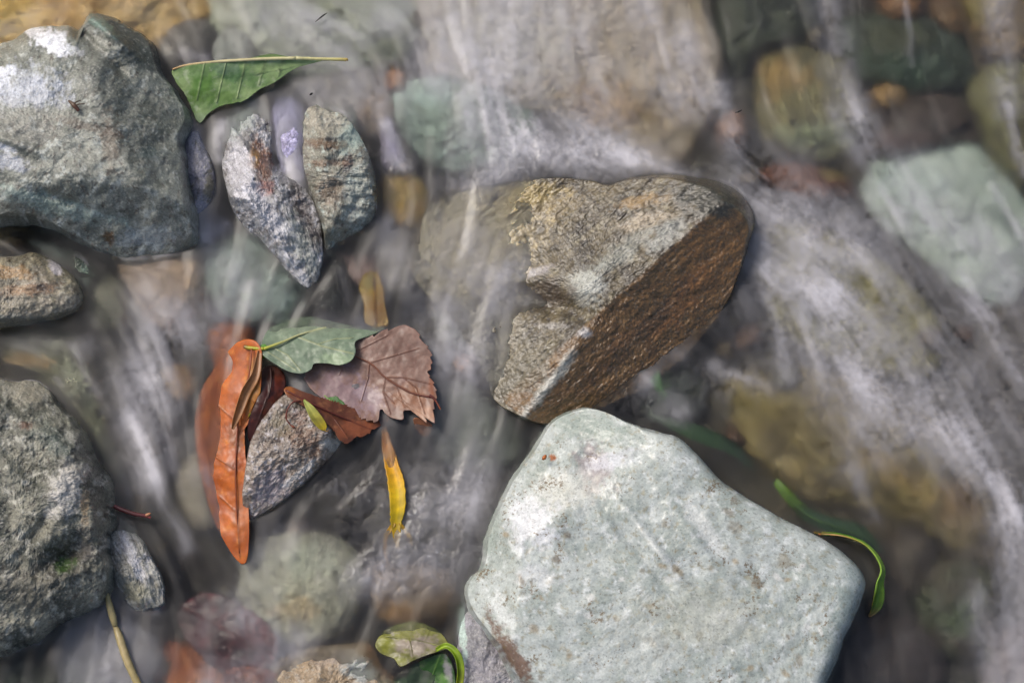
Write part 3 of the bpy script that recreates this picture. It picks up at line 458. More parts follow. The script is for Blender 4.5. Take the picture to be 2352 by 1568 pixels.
for k in range(1200):
    x = rs.uniform(0, 2352); y = rs.uniform(0, 1568); r = rs.uniform(18, 44)
    if n < 80 and free(x, y, r * .3):
        j = rs.randint(6); w_ = words[rs.randint(6)]; q_ = min(MARKS, key=lambda m_: (m_[0] - x) ** 2 + (m_[1] - y) ** 2); dx, dy = x - q_[0], y - q_[1]
        side = ('right of' if dx > 0 else 'left of') if abs(dx) > abs(dy) * .8 else ('below' if dy > 0 else 'above')
        lab = 'small %s %s pebble under water, %s the %s' % (w_, hue[j], side, q_[2])
        if lab in used: continue
        used.add(lab); n += 1; outs.append(np.array(blob_outline(x, y, r * .8, r * .6, k), float))
        fl = .55 if w_ == 'flat' else .85
        stone('pebble', lab, blob_outline(x, y, r, r * (rs.uniform(.6, .75) if w_ == 'oval' else fl), k, 9 if w_ != 'chipped' else 6, rs.uniform(0, 180), .08 if w_ in ('round', 'smooth', 'oval') else .25), -13 - rs.uniform(0, 6), -25, pal[j], c=(x, y), mat=M_SUB, cat='pebble',
              group='small pebbles on the stream bed', res=7., p=2.2, q=1.6, facet=.3, nf=8, n1=.4, n2=.3, n3=.1, bottom=-40., wl=25., gain=.85)
n = 0; done = []
for k in range(4000):
    x = rs.uniform(-620, 2972); y = rs.uniform(-560, 2128); r = rs.uniform(60, 190)
    if -r * 1.2 - 5 < x < 2352 + r * 1.2 + 5 and -r * 1.2 - 5 < y < 1568 + r * 1.2 + 5: continue
    if (x < 0 and -80 < y < 1600 and x > -260 - r) or (y < 0 and x > -200 - r and x < 2500 + r and y > -120 - r) or (y > 1568 and y < 1730 + r and -200 < x < 2500) or (x > 2352 and x < 2460 + r and -100 < y < 1650): continue
    if any(math.hypot(x - a, y - b) < (r + q_) * .85 for a, b, q_ in done): continue
    if n >= 60: break
    done.append((x, y, r)); j = rs.randint(6); n += 1; up = rs.rand() < .4
    stone('stone', 'stone of the stream outside the picture', blob_outline(x, y, r, r * rs.uniform(.65, .95), k + 50, 11, rs.uniform(0, 180)), rs.uniform(8, 24) if up else rs.uniform(-8, -3), -6 if up else -18, pal[j], c=(x, y), mat=M_ROCK if up else M_SUB, cat='stone',
          group='stones of the stream beyond the frame', res=10., p=2.8, q=1.6, facet=.5, nf=14, n1=1.5, n2=1., n3=.2, bottom=-42., wl=60.)
# ------------------------------------------------------------------ leaves, stalks and twigs
def rbf(ctrl):
    C = np.array(ctrl, float); p = C[:, :2] / 100.; n = len(p)
    d = np.hypot(p[:, None, 0] - p[None, :, 0], p[:, None, 1] - p[None, :, 1]); K = np.where(d > 0, d * d * np.log(d + 1e-9), 0) + np.eye(n) * .02
    P = np.c_[np.ones(n), p]; A = np.block([[K, P], [P.T, np.zeros((3, 3))]]); s = np.linalg.lstsq(A, np.r_[C[:, 2], 0, 0, 0], rcond=None)[0]
    def f(x, y):
        x = np.asarray(x, float) / 100.; y = np.asarray(y, float) / 100.; o = s[n] + s[n + 1] * x + s[n + 2] * y
        for k in range(n):
            r = np.hypot(x - p[k, 0], y - p[k, 1]); o = o + s[k] * r * r * np.log(r + 1e-9)
        return o
    return f
def poly_d(X, Y, pts):
    d = np.full(X.shape, 1e9)
    for (a, b), (c, e) in zip(pts[:-1], pts[1:]):
        ex, ey = c - a, e - b; t = np.clip(((X - a) * ex + (Y - b) * ey) / (ex * ex + ey * ey + 1e-9), 0, 1); d = np.minimum(d, np.hypot(X - a - t * ex, Y - b - t * ey))
    return d
def leaf_blade(parent, outline, zf, veins, base, blobs=(), c=None, ser=0, nser=40, mat=None, vcol=None, res=3., thick=.35, name='blade', crumple=.5):
    _seed[0] += 1; sd = _seed[0]; O = np.array(outline, float)
    if c is None: c = (O[:, 0].mean(), O[:, 1].mean())
    per = np.sum(np.hypot(*(np.roll(O, -1, 0) - O).T)); na = int(np.clip(per / res, 48, 420)); nr = int(np.clip(per / 6.28 / res, 8, 70))
    th, rr = radial(outline, c, na)
    if ser: rr = rr + ser * (((th + .25 * np.sin(3 * th)) / 6.2832 * nser) % 1.0 - .5) + ser * .5 * fbm(th * 30, th * 0 + sd, 6., 3, sd)
    r = np.linspace(0, 1, nr + 1)[1:]; X = c[0] + r[:, None] * (rr * np.cos(th))[None]; Y = c[1] + r[:, None] * (rr * np.sin(th))[None]
    X = np.concatenate([[c[0]], X.ravel()]); Y = np.concatenate([[c[1]], Y.ravel()])
    Z = zf(X, Y) + crumple * fbm(X, Y, 45., 3, sd) * 2
    vm = np.zeros_like(X)
    for v in veins:
        w = v[0]; d = poly_d(X, Y, v[1:]); vm = np.maximum(vm, np.exp(-(d / w) ** 2))
    Z = Z + .35 * vm
    i = np.arange(na); i2 = (i + 1) % na; F = [np.stack([np.zeros_like(i), 1 + i2, 1 + i], 1)]
    for j in range(nr - 1):
        a = 1 + j * na; b = a + na; F += [np.stack([a + i, b + i2, b + i], 1), np.stack([a + i, a + i2, b + i2], 1)]
    T = np.concatenate(F); cols = paint(X, Y, base, blobs, sd, 60.)
    if vcol is not None: cols = cols + (lin(vcol) - cols) * (vm * .75)[:, None]
    o = mesh_obj(name, W(X, Y, Z / 1000.), T, mat or M_LEAF, parent, cols=np.clip(cols, .004, .85)); so = o.modifiers.new('thickness', 'SOLIDIFY'); so.thickness = thick / 1000.; so.offset = -1
    return o
def tube(name, pts, col, parent=None, mat=None, k=8, sub=6, rough=.1):
    """pts: (px, py, z mm, radius mm)"""
    _seed[0] += 1; P = np.array(pts, float); n = len(P); t = np.linspace(0, n - 1, (n - 1) * sub + 1); i = np.minimum(t.astype(int), n - 2); f = (t - i)[:, None]
    g = lambda j: P[np.clip(j, 0, n - 1)]
    p0, p1, p2, p3 = g(i - 1), g(i), g(i + 1), g(i + 2)
    Q = .5 * ((2 * p1) + (-p0 + p2) * f + (2 * p0 - 5 * p1 + 4 * p2 - p3) * f ** 2 + (-p0 + 3 * p1 - 3 * p2 + p3) * f ** 3)
    C = W(Q[:, 0], Q[:, 1], Q[:, 2] / 1000.); T = np.gradient(C, axis=0); T /= np.linalg.norm(T, axis=1)[:, None]
    up = np.array([0, 0, 1.]); s_ = np.cross(T, up); s_ /= np.linalg.norm(s_, axis=1)[:, None] + 1e-9; u_ = np.cross(s_, T)
    a = np.linspace(0, 6.2832, k, endpoint=False); R = np.maximum(Q[:, 3], .03) / 1000. * (1 + rough * fbm(np.arange(len(Q)) * 7., np.zeros(len(Q)), 9., 2, _seed[0]))
    V = C[:, None] + R[:, None, None] * (np.cos(a)[None, :, None] * s_[:, None] + np.sin(a)[None, :, None] * u_[:, None])
    m_ = len(Q); F = [(j * k + q, j * k + (q + 1) % k, (j + 1) * k + (q + 1) % k, (j + 1) * k + q) for j in range(m_ - 1) for q in range(k)] + [tuple(range(k))[::-1], tuple((m_ - 1) * k + q for q in range(k))]
    cc = col if isinstance(col, (list, tuple)) else [col]
    cs = np.array([lin(h) for h in cc]); tt = np.linspace(0, len(cc) - 1, m_); cols = np.stack([np.interp(tt, np.arange(len(cc)), cs[:, q]) for q in range(3)], 1)
    return mesh_obj(name, V.reshape(-1, 3), F, mat or M_STEM, parent, cols=np.repeat(cols, k, 0))
def ribbon(name, pts, cols_, parent=None, mat=None, nv=12, sub=10, curl=.4, thick=.3, edge=0):
    """pts: (px, py, z mm, half width mm, roll degrees): a strip along a curve, rolled about it"""
    _seed[0] += 1; P = np.array(pts, float); n = len(P); t = np.linspace(0, n - 1, (n - 1) * sub + 1); i = np.minimum(t.astype(int), n - 2); f = (t - i)[:, None]
    g = lambda j: P[np.clip(j, 0, n - 1)]
    p0, p1, p2, p3 = g(i - 1), g(i), g(i + 1), g(i + 2)
    Q = .5 * ((2 * p1) + (-p0 + p2) * f + (2 * p0 - 5 * p1 + 4 * p2 - p3) * f ** 2 + (-p0 + 3 * p1 - 3 * p2 + p3) * f ** 3)
    C = W(Q[:, 0], Q[:, 1], Q[:, 2] / 1000.); T = np.gradient(C, axis=0); T /= np.linalg.norm(T, axis=1)[:, None]
    s_ = np.cross(T, [0, 0, 1.]); s_ /= np.linalg.norm(s_, axis=1)[:, None] + 1e-9; u_ = np.cross(s_, T)
    v = np.linspace(-1, 1, nv); ro = np.radians(Q[:, 4]); A_ = np.cos(ro)[:, None] * s_ + np.sin(ro)[:, None] * u_; B_ = -np.sin(ro)[:, None] * s_ + np.cos(ro)[:, None] * u_
    wd = np.maximum(Q[:, 3], .05) / 1000.; wv = wd[:, None] * (1 + edge * fbm(np.arange(len(Q))[:, None] * 4. + 0 * v, np.sign(v)[None] * 30 + 0 * wd[:, None], 7., 3, _seed[0]))
    V = C[:, None] + (v[None] * wv)[..., None] * A_[:, None] + ((v ** 2)[None] * wd[:, None] * curl)[..., None] * B_[:, None]
    m_ = len(Q); F = grid_faces(nv, m_)
    cs = np.array([lin(h) for h in cols_]); tt = np.linspace(0, len(cols_) - 1, m_); cc = np.stack([np.interp(tt, np.arange(len(cols_)), cs[:, q]) for q in range(3)], 1)
    cc = np.repeat(cc, nv, 0); fx = np.repeat(Q[:, 0], nv) + np.tile(v, m_) * 12; fy = np.repeat(Q[:, 1], nv)
    cc = cc * (1 + .5 * fbm(fx, fy, 22., 4, _seed[0]))[:, None] * (1 + .35 * np.exp(-(np.tile(v, m_) / .13) ** 2))[:, None]
    o = mesh_obj(name, V.reshape(-1, 3), F, mat or M_LEAF, parent, cols=np.clip(cc, .004, .85)); so = o.modifiers.new('thickness', 'SOLIDIFY'); so.thickness = thick / 1000.; so.offset = 0
    return o
def thing(name, label, cat, x, y, z, group=None):
    return tag(empty(name, (0, 0, 0)), label, cat, group)

# folded green leaf lodged against the boulder
t = thing('green_leaf', 'folded green leaf with a straight cream midrib and long stem, caught against the boulder', 'leaf', 450, 160, 0)
zf = rbf([(396, 160, 10), (430, 200, 8), (462, 282, 1), (520, 180, 7), (560, 225, 3), (600, 200, 4), (700, 150, 7), (640, 135, 9), (540, 140, 10), (430, 250, 2)])
leaf_blade(t, [(396, 162), (440, 150), (500, 143), (570, 138), (640, 134), (700, 136), (745, 139), (700, 149), (668, 164), (630, 190), (596, 206), (560, 232), (510, 243), (478, 262), (462, 282), (450, 274), (436, 240), (424, 216), (404, 188)], zf,
           [(1.6, (470, 146), (452, 230)), (1.6, (520, 142), (498, 235)), (1.6, (565, 139), (545, 225)), (1.6, (610, 137), (595, 195)), (1.6, (650, 136), (640, 175))],
           ('9cb478', '80a062', 'b8c6a0'), [(460, 195, 30, 30, 0, '66923a', .7), (500, 225, 50, 22, 0, '688c38', .6), (545, 170, 40, 18, 0, '4a7448', .6), (640, 160, 60, 20, 0, '9cb47a', .7), (520, 155, 40, 14, 0, '88a080', .6), (455, 270, 14, 14, 0, 'a5b890', .6)], c=(520, 185), ser=2, nser=60, vcol='8c9c6c', res=2.2, crumple=.4)
tube('midrib', [(396, 160, 10.4, .5), (430, 150, 10.6, .65), (500, 142, 10.6, .75), (600, 136, 10.4, .85), (680, 134, 10, .9)], ['a8804a', 'c4b88a', 'c2bd8c'], t)
tube('petiole', [(680, 134, 10, .9), (740, 136, 9.2, .85), (790, 137, 8.6, .9), (796, 138, 8.4, 1.)], ['c2bd8c', 'b8b070', 'a07a1c'], t)
# upper half of the same fold, just under water
leaf_blade(t, [(560, 139), (600, 128), (626, 124), (660, 130), (690, 135), (640, 136)], rbf([(560, 139, 9), (626, 124, 6), (690, 135, 9), (640, 136, 9.6), (600, 132, 8)]), [], ('66804a', '55703c'), c=(626, 132), name='folded_edge', res=2.5)

# orange leaf, long and curled
t = thing('orange_leaf', 'long curled orange leaf lying lengthwise in the channel, its tip under water', 'leaf', 530, 1000, 0)
zf = rbf([(565, 780, 5), (598, 850, 8), (590, 950, 5), (560, 1000, 3), (568, 1100, 4), (565, 1200, 4), (550, 1290, .5), (520, 850, -1.5), (480, 950, -4), (470, 1050, -3.5), (490, 1150, -1.5), (520, 1240, 1), (540, 900, 4.5), (530, 1080, 4.5), (525, 990, 2)])
leaf_blade(t, [(552, 782), (585, 782), (601, 808), (600, 850), (597, 905), (582, 958), (564, 964), (562, 1010), (566, 1080), (570, 1150), (572, 1230), (566, 1288), (548, 1290), (524, 1258), (494, 1200), (472, 1135), (456, 1060), (450, 970), (464, 900), (490, 850), (516, 815)], zf,
           [(2, (575, 800), (572, 860), (548, 960), (540, 1100), (552, 1280)), (1.2, (560, 900), (590, 930)), (1.2, (552, 980), (500, 930)), (1.2, (545, 1080), (495, 1050)), (1.2, (548, 1180), (505, 1140))],
           ('c4661c', 'a44e12', 'd07c2c'), [(582, 880, 18, 70, 5, 'a87428', .8), (545, 870, 14, 100, 12, 'b06a48', .6), (490, 1000, 30, 100, 0, '984c14', .6), (545, 1000, 20, 40, 0, '7c4418', .7), (550, 1180, 14, 70, 0, 'a85a1c', .6), (575, 955, 6, 6, 0, '7a9a20', .8, .3), (535, 1070, 30, 12, 0, '702c0c', .5)], c=(532, 1020), vcol='6a3814', res=2.6, ser=1.5, nser=30, mat=M_DRY, crumple=.45)
ribbon('folded_edge', [(596, 806, 8, 1., 20), (585, 860, 9.5, 2.2, 30), (562, 900, 8, 2.6, 35), (545, 950, 7, 2., 30), (534, 985, 5.5, .6, 20)], ['a8744a', 'aa7440', '8f5c30'], t, M_DRY, curl=.7)
tube('midrib', [(578, 800, 8.5, .4), (572, 860, 8.2, .4), (548, 960, 4.8, .35), (541, 1100, 5, .3), (550, 1270, 1.6, .2)], ['8a3c10', '7a3410'], t)

# dark brown curled leaf behind the orange one
t = thing('dark_brown_leaf', 'glossy dark red-brown curled leaf squeezed between the orange leaf and the mottled stone', 'leaf', 610, 900, 0)
leaf_blade(t, [(602, 850), (625, 838), (652, 858), (655, 890), (640, 920), (615, 948), (592, 985), (574, 1020), (570, 970), (592, 910)], rbf([(602, 850, 1), (652, 870, 2), (640, 920, 3), (610, 920, 7), (574, 1020, -1), (585, 985, 3), (620, 870, 4)]), [(2, (620, 850), (618, 900), (580, 1005))],
           ('4e2014', '38140e', '70301c'), [(632, 885, 12, 26, 15, '6e2c18', .7)], c=(612, 920), vcol='301008', res=2.6, mat=M_DRY)
tube('midrib', [(622, 846, 3.5, .5), (619, 900, 6.6, .45), (582, 1000, 1.6, .3)], '34120a', t)
t = thing('rust_leaf', 'torn rust-red leaf under the brown serrated leaf, lying on the mottled stone', 'leaf', 760, 970, 0)
leaf_blade(t, [(650, 895), (668, 888), (700, 900), (735, 912), (780, 925), (850, 950), (905, 955), (880, 975), (858, 985), (845, 998), (820, 1004), (800, 1016), (780, 1010), (765, 985), (740, 965), (720, 955), (696, 930), (668, 915)], rbf([(650, 895, 14.5), (700, 915, 14), (750, 960, 13), (800, 1010, 9), (880, 975, -.5), (850, 960, 2), (780, 930, 6)]), [(1.6, (655, 895), (740, 940), (850, 985)), (1.2, (760, 950), (800, 1005))],
           ('7c4a2e', '663620', '94603c'), [(662, 896, 18, 12, 20, 'a05c24', .9), (720, 945, 24, 20, 30, '4e1a10', .7), (820, 985, 50, 24, 0, '94502e', .7)], c=(770, 955), vcol='5c2412', res=2.4, ser=5, nser=34, mat=M_DRY)
tube('midrib', [(656, 896, 15, .4), (740, 938, 13.4, .4), (850, 985, 1.4, .2)], '5c2010', t)
t = thing('yellow_green_leaf', 'little narrow yellow-green leaf lying on the mottled stone beside the rust leaf', 'leaf', 720, 955, 14)
ribbon('blade', [(698, 918, 16.5, .4, 0), (712, 938, 16.6, 1.9, 5), (728, 962, 15.8, 2.5, 5), (742, 980, 14.8, 1.9, 0), (746, 988, 14.2, .3, 0)], ['9aa850', 'b4b45c', 'aaa040', 'b8a420', 'b89a10'], t, curl=.35)
tube('petiole', [(744, 984, 14.6, .3), (750, 990, 14.4, .25), (756, 986, 15.4, .2)], ['9a8020', '6a3a10'], t)
t = thing('reddish_stalk', 'tiny curved red-brown stalk looping over the top of the mottled stone', 'stalk', 670, 940, 14)
tube('stalk', [(690, 920, 16, .35), (672, 924, 17.5, .4), (660, 942, 17, .4), (658, 962, 16, .35), (668, 976, 15, .3)], ['5a2014', '6a2c1a'], t)
tube('tip', [(668, 976, 15, .3), (674, 980, 14.8, .5), (678, 981, 14.6, .2)], '7a3c24', t)
t = thing('small_green_leaf', 'small serrated green leaf mostly hidden beneath the brown serrated leaf', 'leaf', 770, 940, 3)
leaf_blade(t, [(742, 905), (765, 905), (790, 925), (812, 950), (804, 962), (786, 958), (765, 946), (750, 928)], rbf([(742, 905, 1), (812, 955, 4.2), (770, 930, 3), (800, 940, 3.6)]), [(1.2, (745, 908), (806, 956))], ('4f7a3a', '3f6a30', '6a9a50'), [(795, 955, 20, 8, 30, '6aa030', .8)], vcol='8aae60', ser=3, nser=20, res=2.4)
tube('midrib', [(745, 908, 2, .3), (806, 956, 4.6, .2)], '7a9a50', t)

# brown serrated leaf
t = thing('brown_serrated_leaf', 'broad pinkish brown serrated leaf with fine veins, partly awash beside the pale green leaf', 'leaf', 870, 870, 2)
zf = rbf([(700, 870, 1.2), (760, 800, 1), (830, 775, 2), (925, 746, 2.5), (990, 810, 4), (1000, 900, 5.5), (985, 965, 8), (930, 950, 5), (870, 950, 3.8), (800, 950, 3.6), (740, 930, 2.4), (800, 900, 1.1), (850, 910, 1.2), (884, 866, 3.2), (850, 833, 2.4), (940, 860, 4), (950, 930, 6)])
leaf_blade(t, [(700, 868), (706, 838), (745, 800), (800, 778), (850, 772), (890, 757), (926, 746), (955, 760), (972, 786), (990, 806), (990, 842), (984, 856), (997, 880), (1002, 908), (996, 930), (997, 972), (972, 966), (962, 948), (930, 944), (925, 962), (896, 956), (874, 942), (866, 966), (832, 962), (800, 950), (758, 932), (728, 905)], zf,
           [(1.7, (700, 770), (849, 833), (884, 866), (940, 900), (992, 912)), (1.3, (884, 866), (925, 866), (985, 880)), (1.3, (884, 866), (880, 900), (896, 950)), (1.3, (849, 833), (900, 818), (960, 800)), (1.2, (849, 833), (845, 870), (830, 920)), (1.1, (925, 866), (955, 890), (975, 950)), (1.0, (800, 815), (850, 790), (890, 770)), (1.0, (800, 815), (780, 860)), (.9, (880, 900), (905, 925)), (.9, (910, 885), (930, 935))],
           ('8a6a5c', '806052', '94756a'), [(780, 900, 70, 50, 20, '96808a', .55), (850, 915, 26, 50, -25, 'a08c94', .6), (950, 920, 60, 34, 30, '8e5c3a', .75), (975, 950, 24, 20, 0, 'b08468', .8, .4), (920, 800, 60, 40, 0, '6c4e42', .6), (990, 880, 8, 40, 0, '8a4820', .8)], c=(855, 865), vcol='643a26', ser=6, nser=34, res=2.0, mat=M_DRY, crumple=.35)
tube('midrib', [(760, 795, 1.8, .3), (849, 833, 3, .35), (884, 866, 3.9, .35), (940, 900, 5.6, .3), (990, 912, 6.4, .4)], ['7a4a34', '6a3418', '5a200e'], t)
tube('petiole', [(986, 908, 6.6, .8), (998, 916, 6.8, .55), (1012, 940, 6.2, .4)], ['4e160e', '5e2012', '8a4a2a'], t)
leaf_blade(t, [(950, 960), (975, 964), (992, 975), (988, 996), (972, 1002), (956, 985)], rbf([(950, 960, 3), (992, 975, 1), (972, 1002, -2), (960, 980, 0)]), [], ('8e5a38', '7c4c2e'), name='torn_lobe', res=3., mat=M_DRY)

# pale green leaf
t = thing('pale_green_leaf', 'pale grey-green leaf underside up with a yellow stem, its far half blurred under water', 'leaf', 700, 800, 0)
zf = rbf([(600, 800, 7), (625, 838, 8.5), (680, 856, 9), (712, 840, 8), (760, 836, 8), (812, 820, 8.5), (816, 790, 7), (740, 790, 6), (680, 780, 4.5), (640, 760, 0), (700, 738, -2.5), (780, 745, -2), (870, 760, -1), (830, 770, 2.5), (620, 770, 2)])
leaf_blade(t, [(598, 800), (606, 774), (622, 752), (660, 735), (710, 728), (770, 740), (830, 752), (884, 752), (856, 768), (822, 780), (815, 790), (817, 808), (806, 828), (780, 838), (752, 834), (722, 835), (714, 848), (692, 857), (662, 852), (636, 838), (614, 824), (602, 812)], zf,
           [(2.2, (604, 802), (650, 785), (690, 768), (760, 748)), (1.8, (680, 772), (740, 795), (812, 812)), (1.3, (625, 796), (660, 815), (690, 850)), (1.1, (615, 808), (650, 830), (680, 850)), (1.1, (730, 790), (770, 778), (810, 776))],
           ('8a9a82', '7a8c74', 'a3b098'), [(780, 825, 50, 16, 0, 'a3b890', .7), (650, 825, 30, 14, 35, 'a3ad94', .5), (720, 750, 90, 20, 0, '848f78', .6)], c=(710, 795), vcol='b4b888', res=2.1, crumple=.5)
tube('petiole', [(561, 796, 6, .9), (575, 799, 6.6, .95), (606, 801, 7.8, .8)], ['6a3a20', 'a8a010', 'a8a818'], t)
tube('midrib', [(606, 801, 7.8, .8), (650, 785, 6.2, .6), (690, 768, 3.6, .45), (760, 748, -1, .3)], ['a8a830', 'b0ae78', 'a8a884'], t)
leaf_blade(t, [(598, 795), (608, 790), (614, 800), (612, 815), (604, 824), (599, 812)], rbf([(598, 795, 6), (612, 815, 6), (604, 824, 5.4), (608, 800, 6.6)]), [], ('5a9a20', '4a8a18'), name='base_lobe', res=2.)

# yellow stalk in two visible lengths and its frayed end
t = thing('yellow_leaf_strip', 'narrow yellow-orange leaf strip hanging down the current below the brown serrated leaf', 'leaf strip', 910, 1100, 0)
ribbon('blade', [(882, 975, -3, .7, 0), (888, 1020, -2, 2.3, 5), (898, 1060, 0, 3.2, 0), (910, 1110, .8, 3.9, 0), (914, 1160, .8, 3.7, 0), (910, 1200, -.3, 2.6, 5), (912, 1245, -1, 1.3, 0), (916, 1262, -2, .3, 0)], ['a8680c', 'c88008', 'd8a008', 'd8b40c', 'b8a00c', 'b08c20', 'a87c30'], t, M_LEAF, curl=.3, edge=.25)
ribbon('frayed_edge', [(906, 1200, 0, 1., 0), (888, 1230, -1, 1., 0), (884, 1262, -2.5, .8, 0), (892, 1300, -3.5, .4, 0)], ['b08a18', 'a87a28', '94703a'], t, curl=.3, edge=.4)
ribbon('frayed_edge', [(918, 1200, 0, .6, 0), (940, 1232, -1, .9, 0), (946, 1252, -2, .3, 0)], ['b08a18', 'a8842a'], t, curl=.3, edge=.4)
t = thing('ochre_leaf', 'ochre yellow leaf under water behind the pale green leaf and the brown serrated leaf', 'leaf', 860, 690, -4)
leaf_blade(t, [(838, 740), (836, 700), (826, 660), (840, 630), (866, 628), (880, 660), (884, 700), (892, 745), (866, 752)], rbf([(838, 740, -3), (850, 630, -6), (880, 680, -3), (880, 750, -2), (860, 690, -3)]), [(2, (858, 635), (864, 745))], ('c0940c', 'a87c0c', 'd0a820'), [(868, 720, 24, 26, 0, 'a8700c', .8), (846, 650, 20, 20, 0, '8a7c1c', .7)], vcol='8a5a10', res=4.)
tube('midrib', [(858, 635, -5, .4), (864, 745, -2, .3)], '7a5010', t)

# curved green leaf seen edge-on beside the pale block
t = thing('curved_green_leaf', 'green leaf bent into an arc, seen edge-on beside the right corner of the pale block', 'leaf', 2000, 1300, 0)
ribbon('blade', [(1868, 1222, -2, 1.2, 50), (1895, 1228, 3, 2.2, 62), (1935, 1231, 5, 1.9, 72), (1980, 1248, 6, 2.2, 70), (2010, 1276, 6, 2.5, 68), (2024, 1308, 5.5, 2.7, 64), (2018, 1336, 4.5, 2.8, 52), (2016, 1366, 4, 3.2, 36), (2011, 1392, 2.5, 2.6, 26), (1996, 1416, .8, .5, 20)], ['7a5024', '5a6a1c', '4a7a18', '5c8c24', '7a9c40', '7a9c3a', '668a24', '567a1c', '4e6a18', '7a5426'], t, curl=.45, nv=14)
tube('midrib', [(1880, 1226, 3.4, .4), (1935, 1230, 8.2, .4), (1982, 1247, 9.2, .4), (2010, 1275, 9.4, .4), (2024, 1308, 9, .4), (2014, 1338, 7.6, .35), (2008, 1368, 6, .3), (1999, 1408, 1.6, .2)], ['9a5a34', '9a8a34', '8aa83a', '8ab03c', '7aa030', '9a6a2c'], t)
t = thing('dark_green_leaf', 'dark green leaf streaming under water along the upper right edge of the pale block', 'leaf', 1820, 1160, -6)
ribbon('blade', [(1780, 1104, -5, 1.5, 0), (1800, 1128, -4, 2.4, 0), (1850, 1180, -6, 3, 10), (1910, 1208, -6, 4, 10), (1970, 1222, -6, 3.5, 0), (2030, 1270, -7, 1, 0)], ['6f9414', '789c18', '24481c', '204820', '2a4e1a', '263c18'], t, curl=.2)
tube('midrib', [(1780, 1104, -4.6, .3), (1850, 1180, -2.6, .35), (1970, 1228, -3.6, .3)], '4a6a24', t)
t = thing('submerged_grass', 'thin dark green leaf trailing under water along the top edge of the pale block', 'leaf', 1600, 1000, -5)
ribbon('blade', [(1490, 950, -6, .8, 0), (1540, 972, -4, 2.6, 0), (1610, 1000, -4, 4, 5), (1680, 1030, -5, 3, 0), (1730, 1080, -7, .8, 0)], ['1c3c12', '24481a', '2c5220', '24441a', '26361c'], t, curl=.2)
t = thing('moss_tuft_leaf', 'bright green leaf scrap under water at the foot of the wedge rock', 'leaf', 1510, 870, -5)
ribbon('blade', [(1504, 810, -7, .8, 0), (1500, 845, -4, 2.4, 0), (1508, 880, -4, 2.6, 0), (1530, 920, -6, .8, 0)], ['35601e', '3f7a24', '4a8a2a', '2f5a20'], t, curl=.2)

# curled green leaf at the bottom edge
t = thing('curled_green_leaf', 'yellow-green curled leaf at the bottom edge with a torn brown rim and dark green inside', 'leaf', 980, 1520, 2)
zf = rbf([(868, 1470, 1), (900, 1440, -1), (960, 1430, -1), (1010, 1450, 0), (930, 1500, 5), (1000, 1495, 7), (1030, 1490, 5), (890, 1500, 2), (920, 1520, 3)])
leaf_blade(t, [(862, 1480), (880, 1450), (915, 1432), (960, 1428), (1005, 1446), (1030, 1478), (1020, 1492), (990, 1500), (950, 1516), (920, 1530), (905, 1512), (876, 1500)], zf, [(1.8, (885, 1460), (960, 1470), (1020, 1485)), (1.2, (940, 1466), (950, 1510)), (1.2, (975, 1474), (990, 1440))],
           ('8a8a4a', '76763a', 'a09a86'), [(955, 1480, 50, 24, -5, 'a3948c', .8), (885, 1480, 20, 24, 0, '8a8c2c', .8), (920, 1515, 20, 10, 0, '9a9c4c', .6)], vcol='6a6a34', res=2.2, crumple=.8)
ribbon('curled_rim', [(1002, 1492, 7, .8, 10), (1026, 1484, 9, 1.4, 20), (1048, 1504, 10, 1.8, 25), (1056, 1540, 9.5, 1.8, 25), (1052, 1580, 8, 1.6, 20)], ['8aa01c', '8aa820', '7f9a14', '8a8a14'], t, curl=.8)
leaf_blade(t, [(905, 1560), (940, 1530), (985, 1508), (1020, 1500), (1040, 1530), (1046, 1580), (1030, 1640), (960, 1640), (920, 1600)], rbf([(905, 1560, -1), (1020, 1500, 5), (1046, 1580, 5), (960, 1640, 1), (980, 1560, -1), (1010, 1540, 2)]), [(1.6, (1010, 1505), (990, 1560), (960, 1630))],
           ('335c1c', '264a16', '4a6e2c'), [(925, 1545, 30, 12, -25, '4a382c', .8), (1030, 1540, 9, 40, -12, 'a8a0a8', .7), (1020, 1570, 16, 20, 0, '6a9a40', .5)], name='inner_blade', vcol='5a7a34', res=2.6)
tube('midrib', [(885, 1460, 1, .35), (960, 1470, 3.5, .35), (1020, 1486, 6.6, .3)], '7a7a3c', t)

# reddish leaf under water, bottom
t = thing('dark_red_leaf', 'dark wine-red leaf under streaking water near the bottom edge, below the long orange leaf', 'leaf', 530, 1440, -5)
leaf_blade(t, [(420, 1390), (470, 1360), (540, 1380), (600, 1420), (640, 1470), (620, 1530), (560, 1550), (490, 1530), (440, 1480), (410, 1430)], rbf([(420, 1390, -7), (540, 1400, -4), (640, 1470, -5), (560, 1550, -6), (440, 1480, -7), (530, 1460, -4)]), [(3, (425, 1395), (530, 1450), (630, 1520)), (2, (500, 1430), (560, 1400)), (2, (540, 1460), (520, 1530))], ('54101c', '380a14', '741c20'), [(600, 1440, 50, 40, 30, '741014', .8)], vcol='7a3a34', res=4., mat=M_DRY, ser=5, nser=30)
tube('midrib', [(425, 1395, -6.5, .5), (530, 1450, -2.6, .5), (630, 1520, -5, .3)], '6a2c28', t)
t = thing('brown_red_leaf', 'rust-brown leaf scrap under streaking water at the bottom edge beside the wine-red leaf', 'leaf', 600, 1560, -5)
leaf_blade(t, [(520, 1540), (580, 1530), (640, 1550), (650, 1600), (560, 1640), (510, 1590)], rbf([(520, 1540, -3), (580, 1570, -1.5), (650, 1600, -3), (560, 1640, -4)]), [(2, (530, 1550), (630, 1600))], ('94400f', '7a300c', 'ae6024'), vcol='5a2810', res=4., mat=M_DRY)

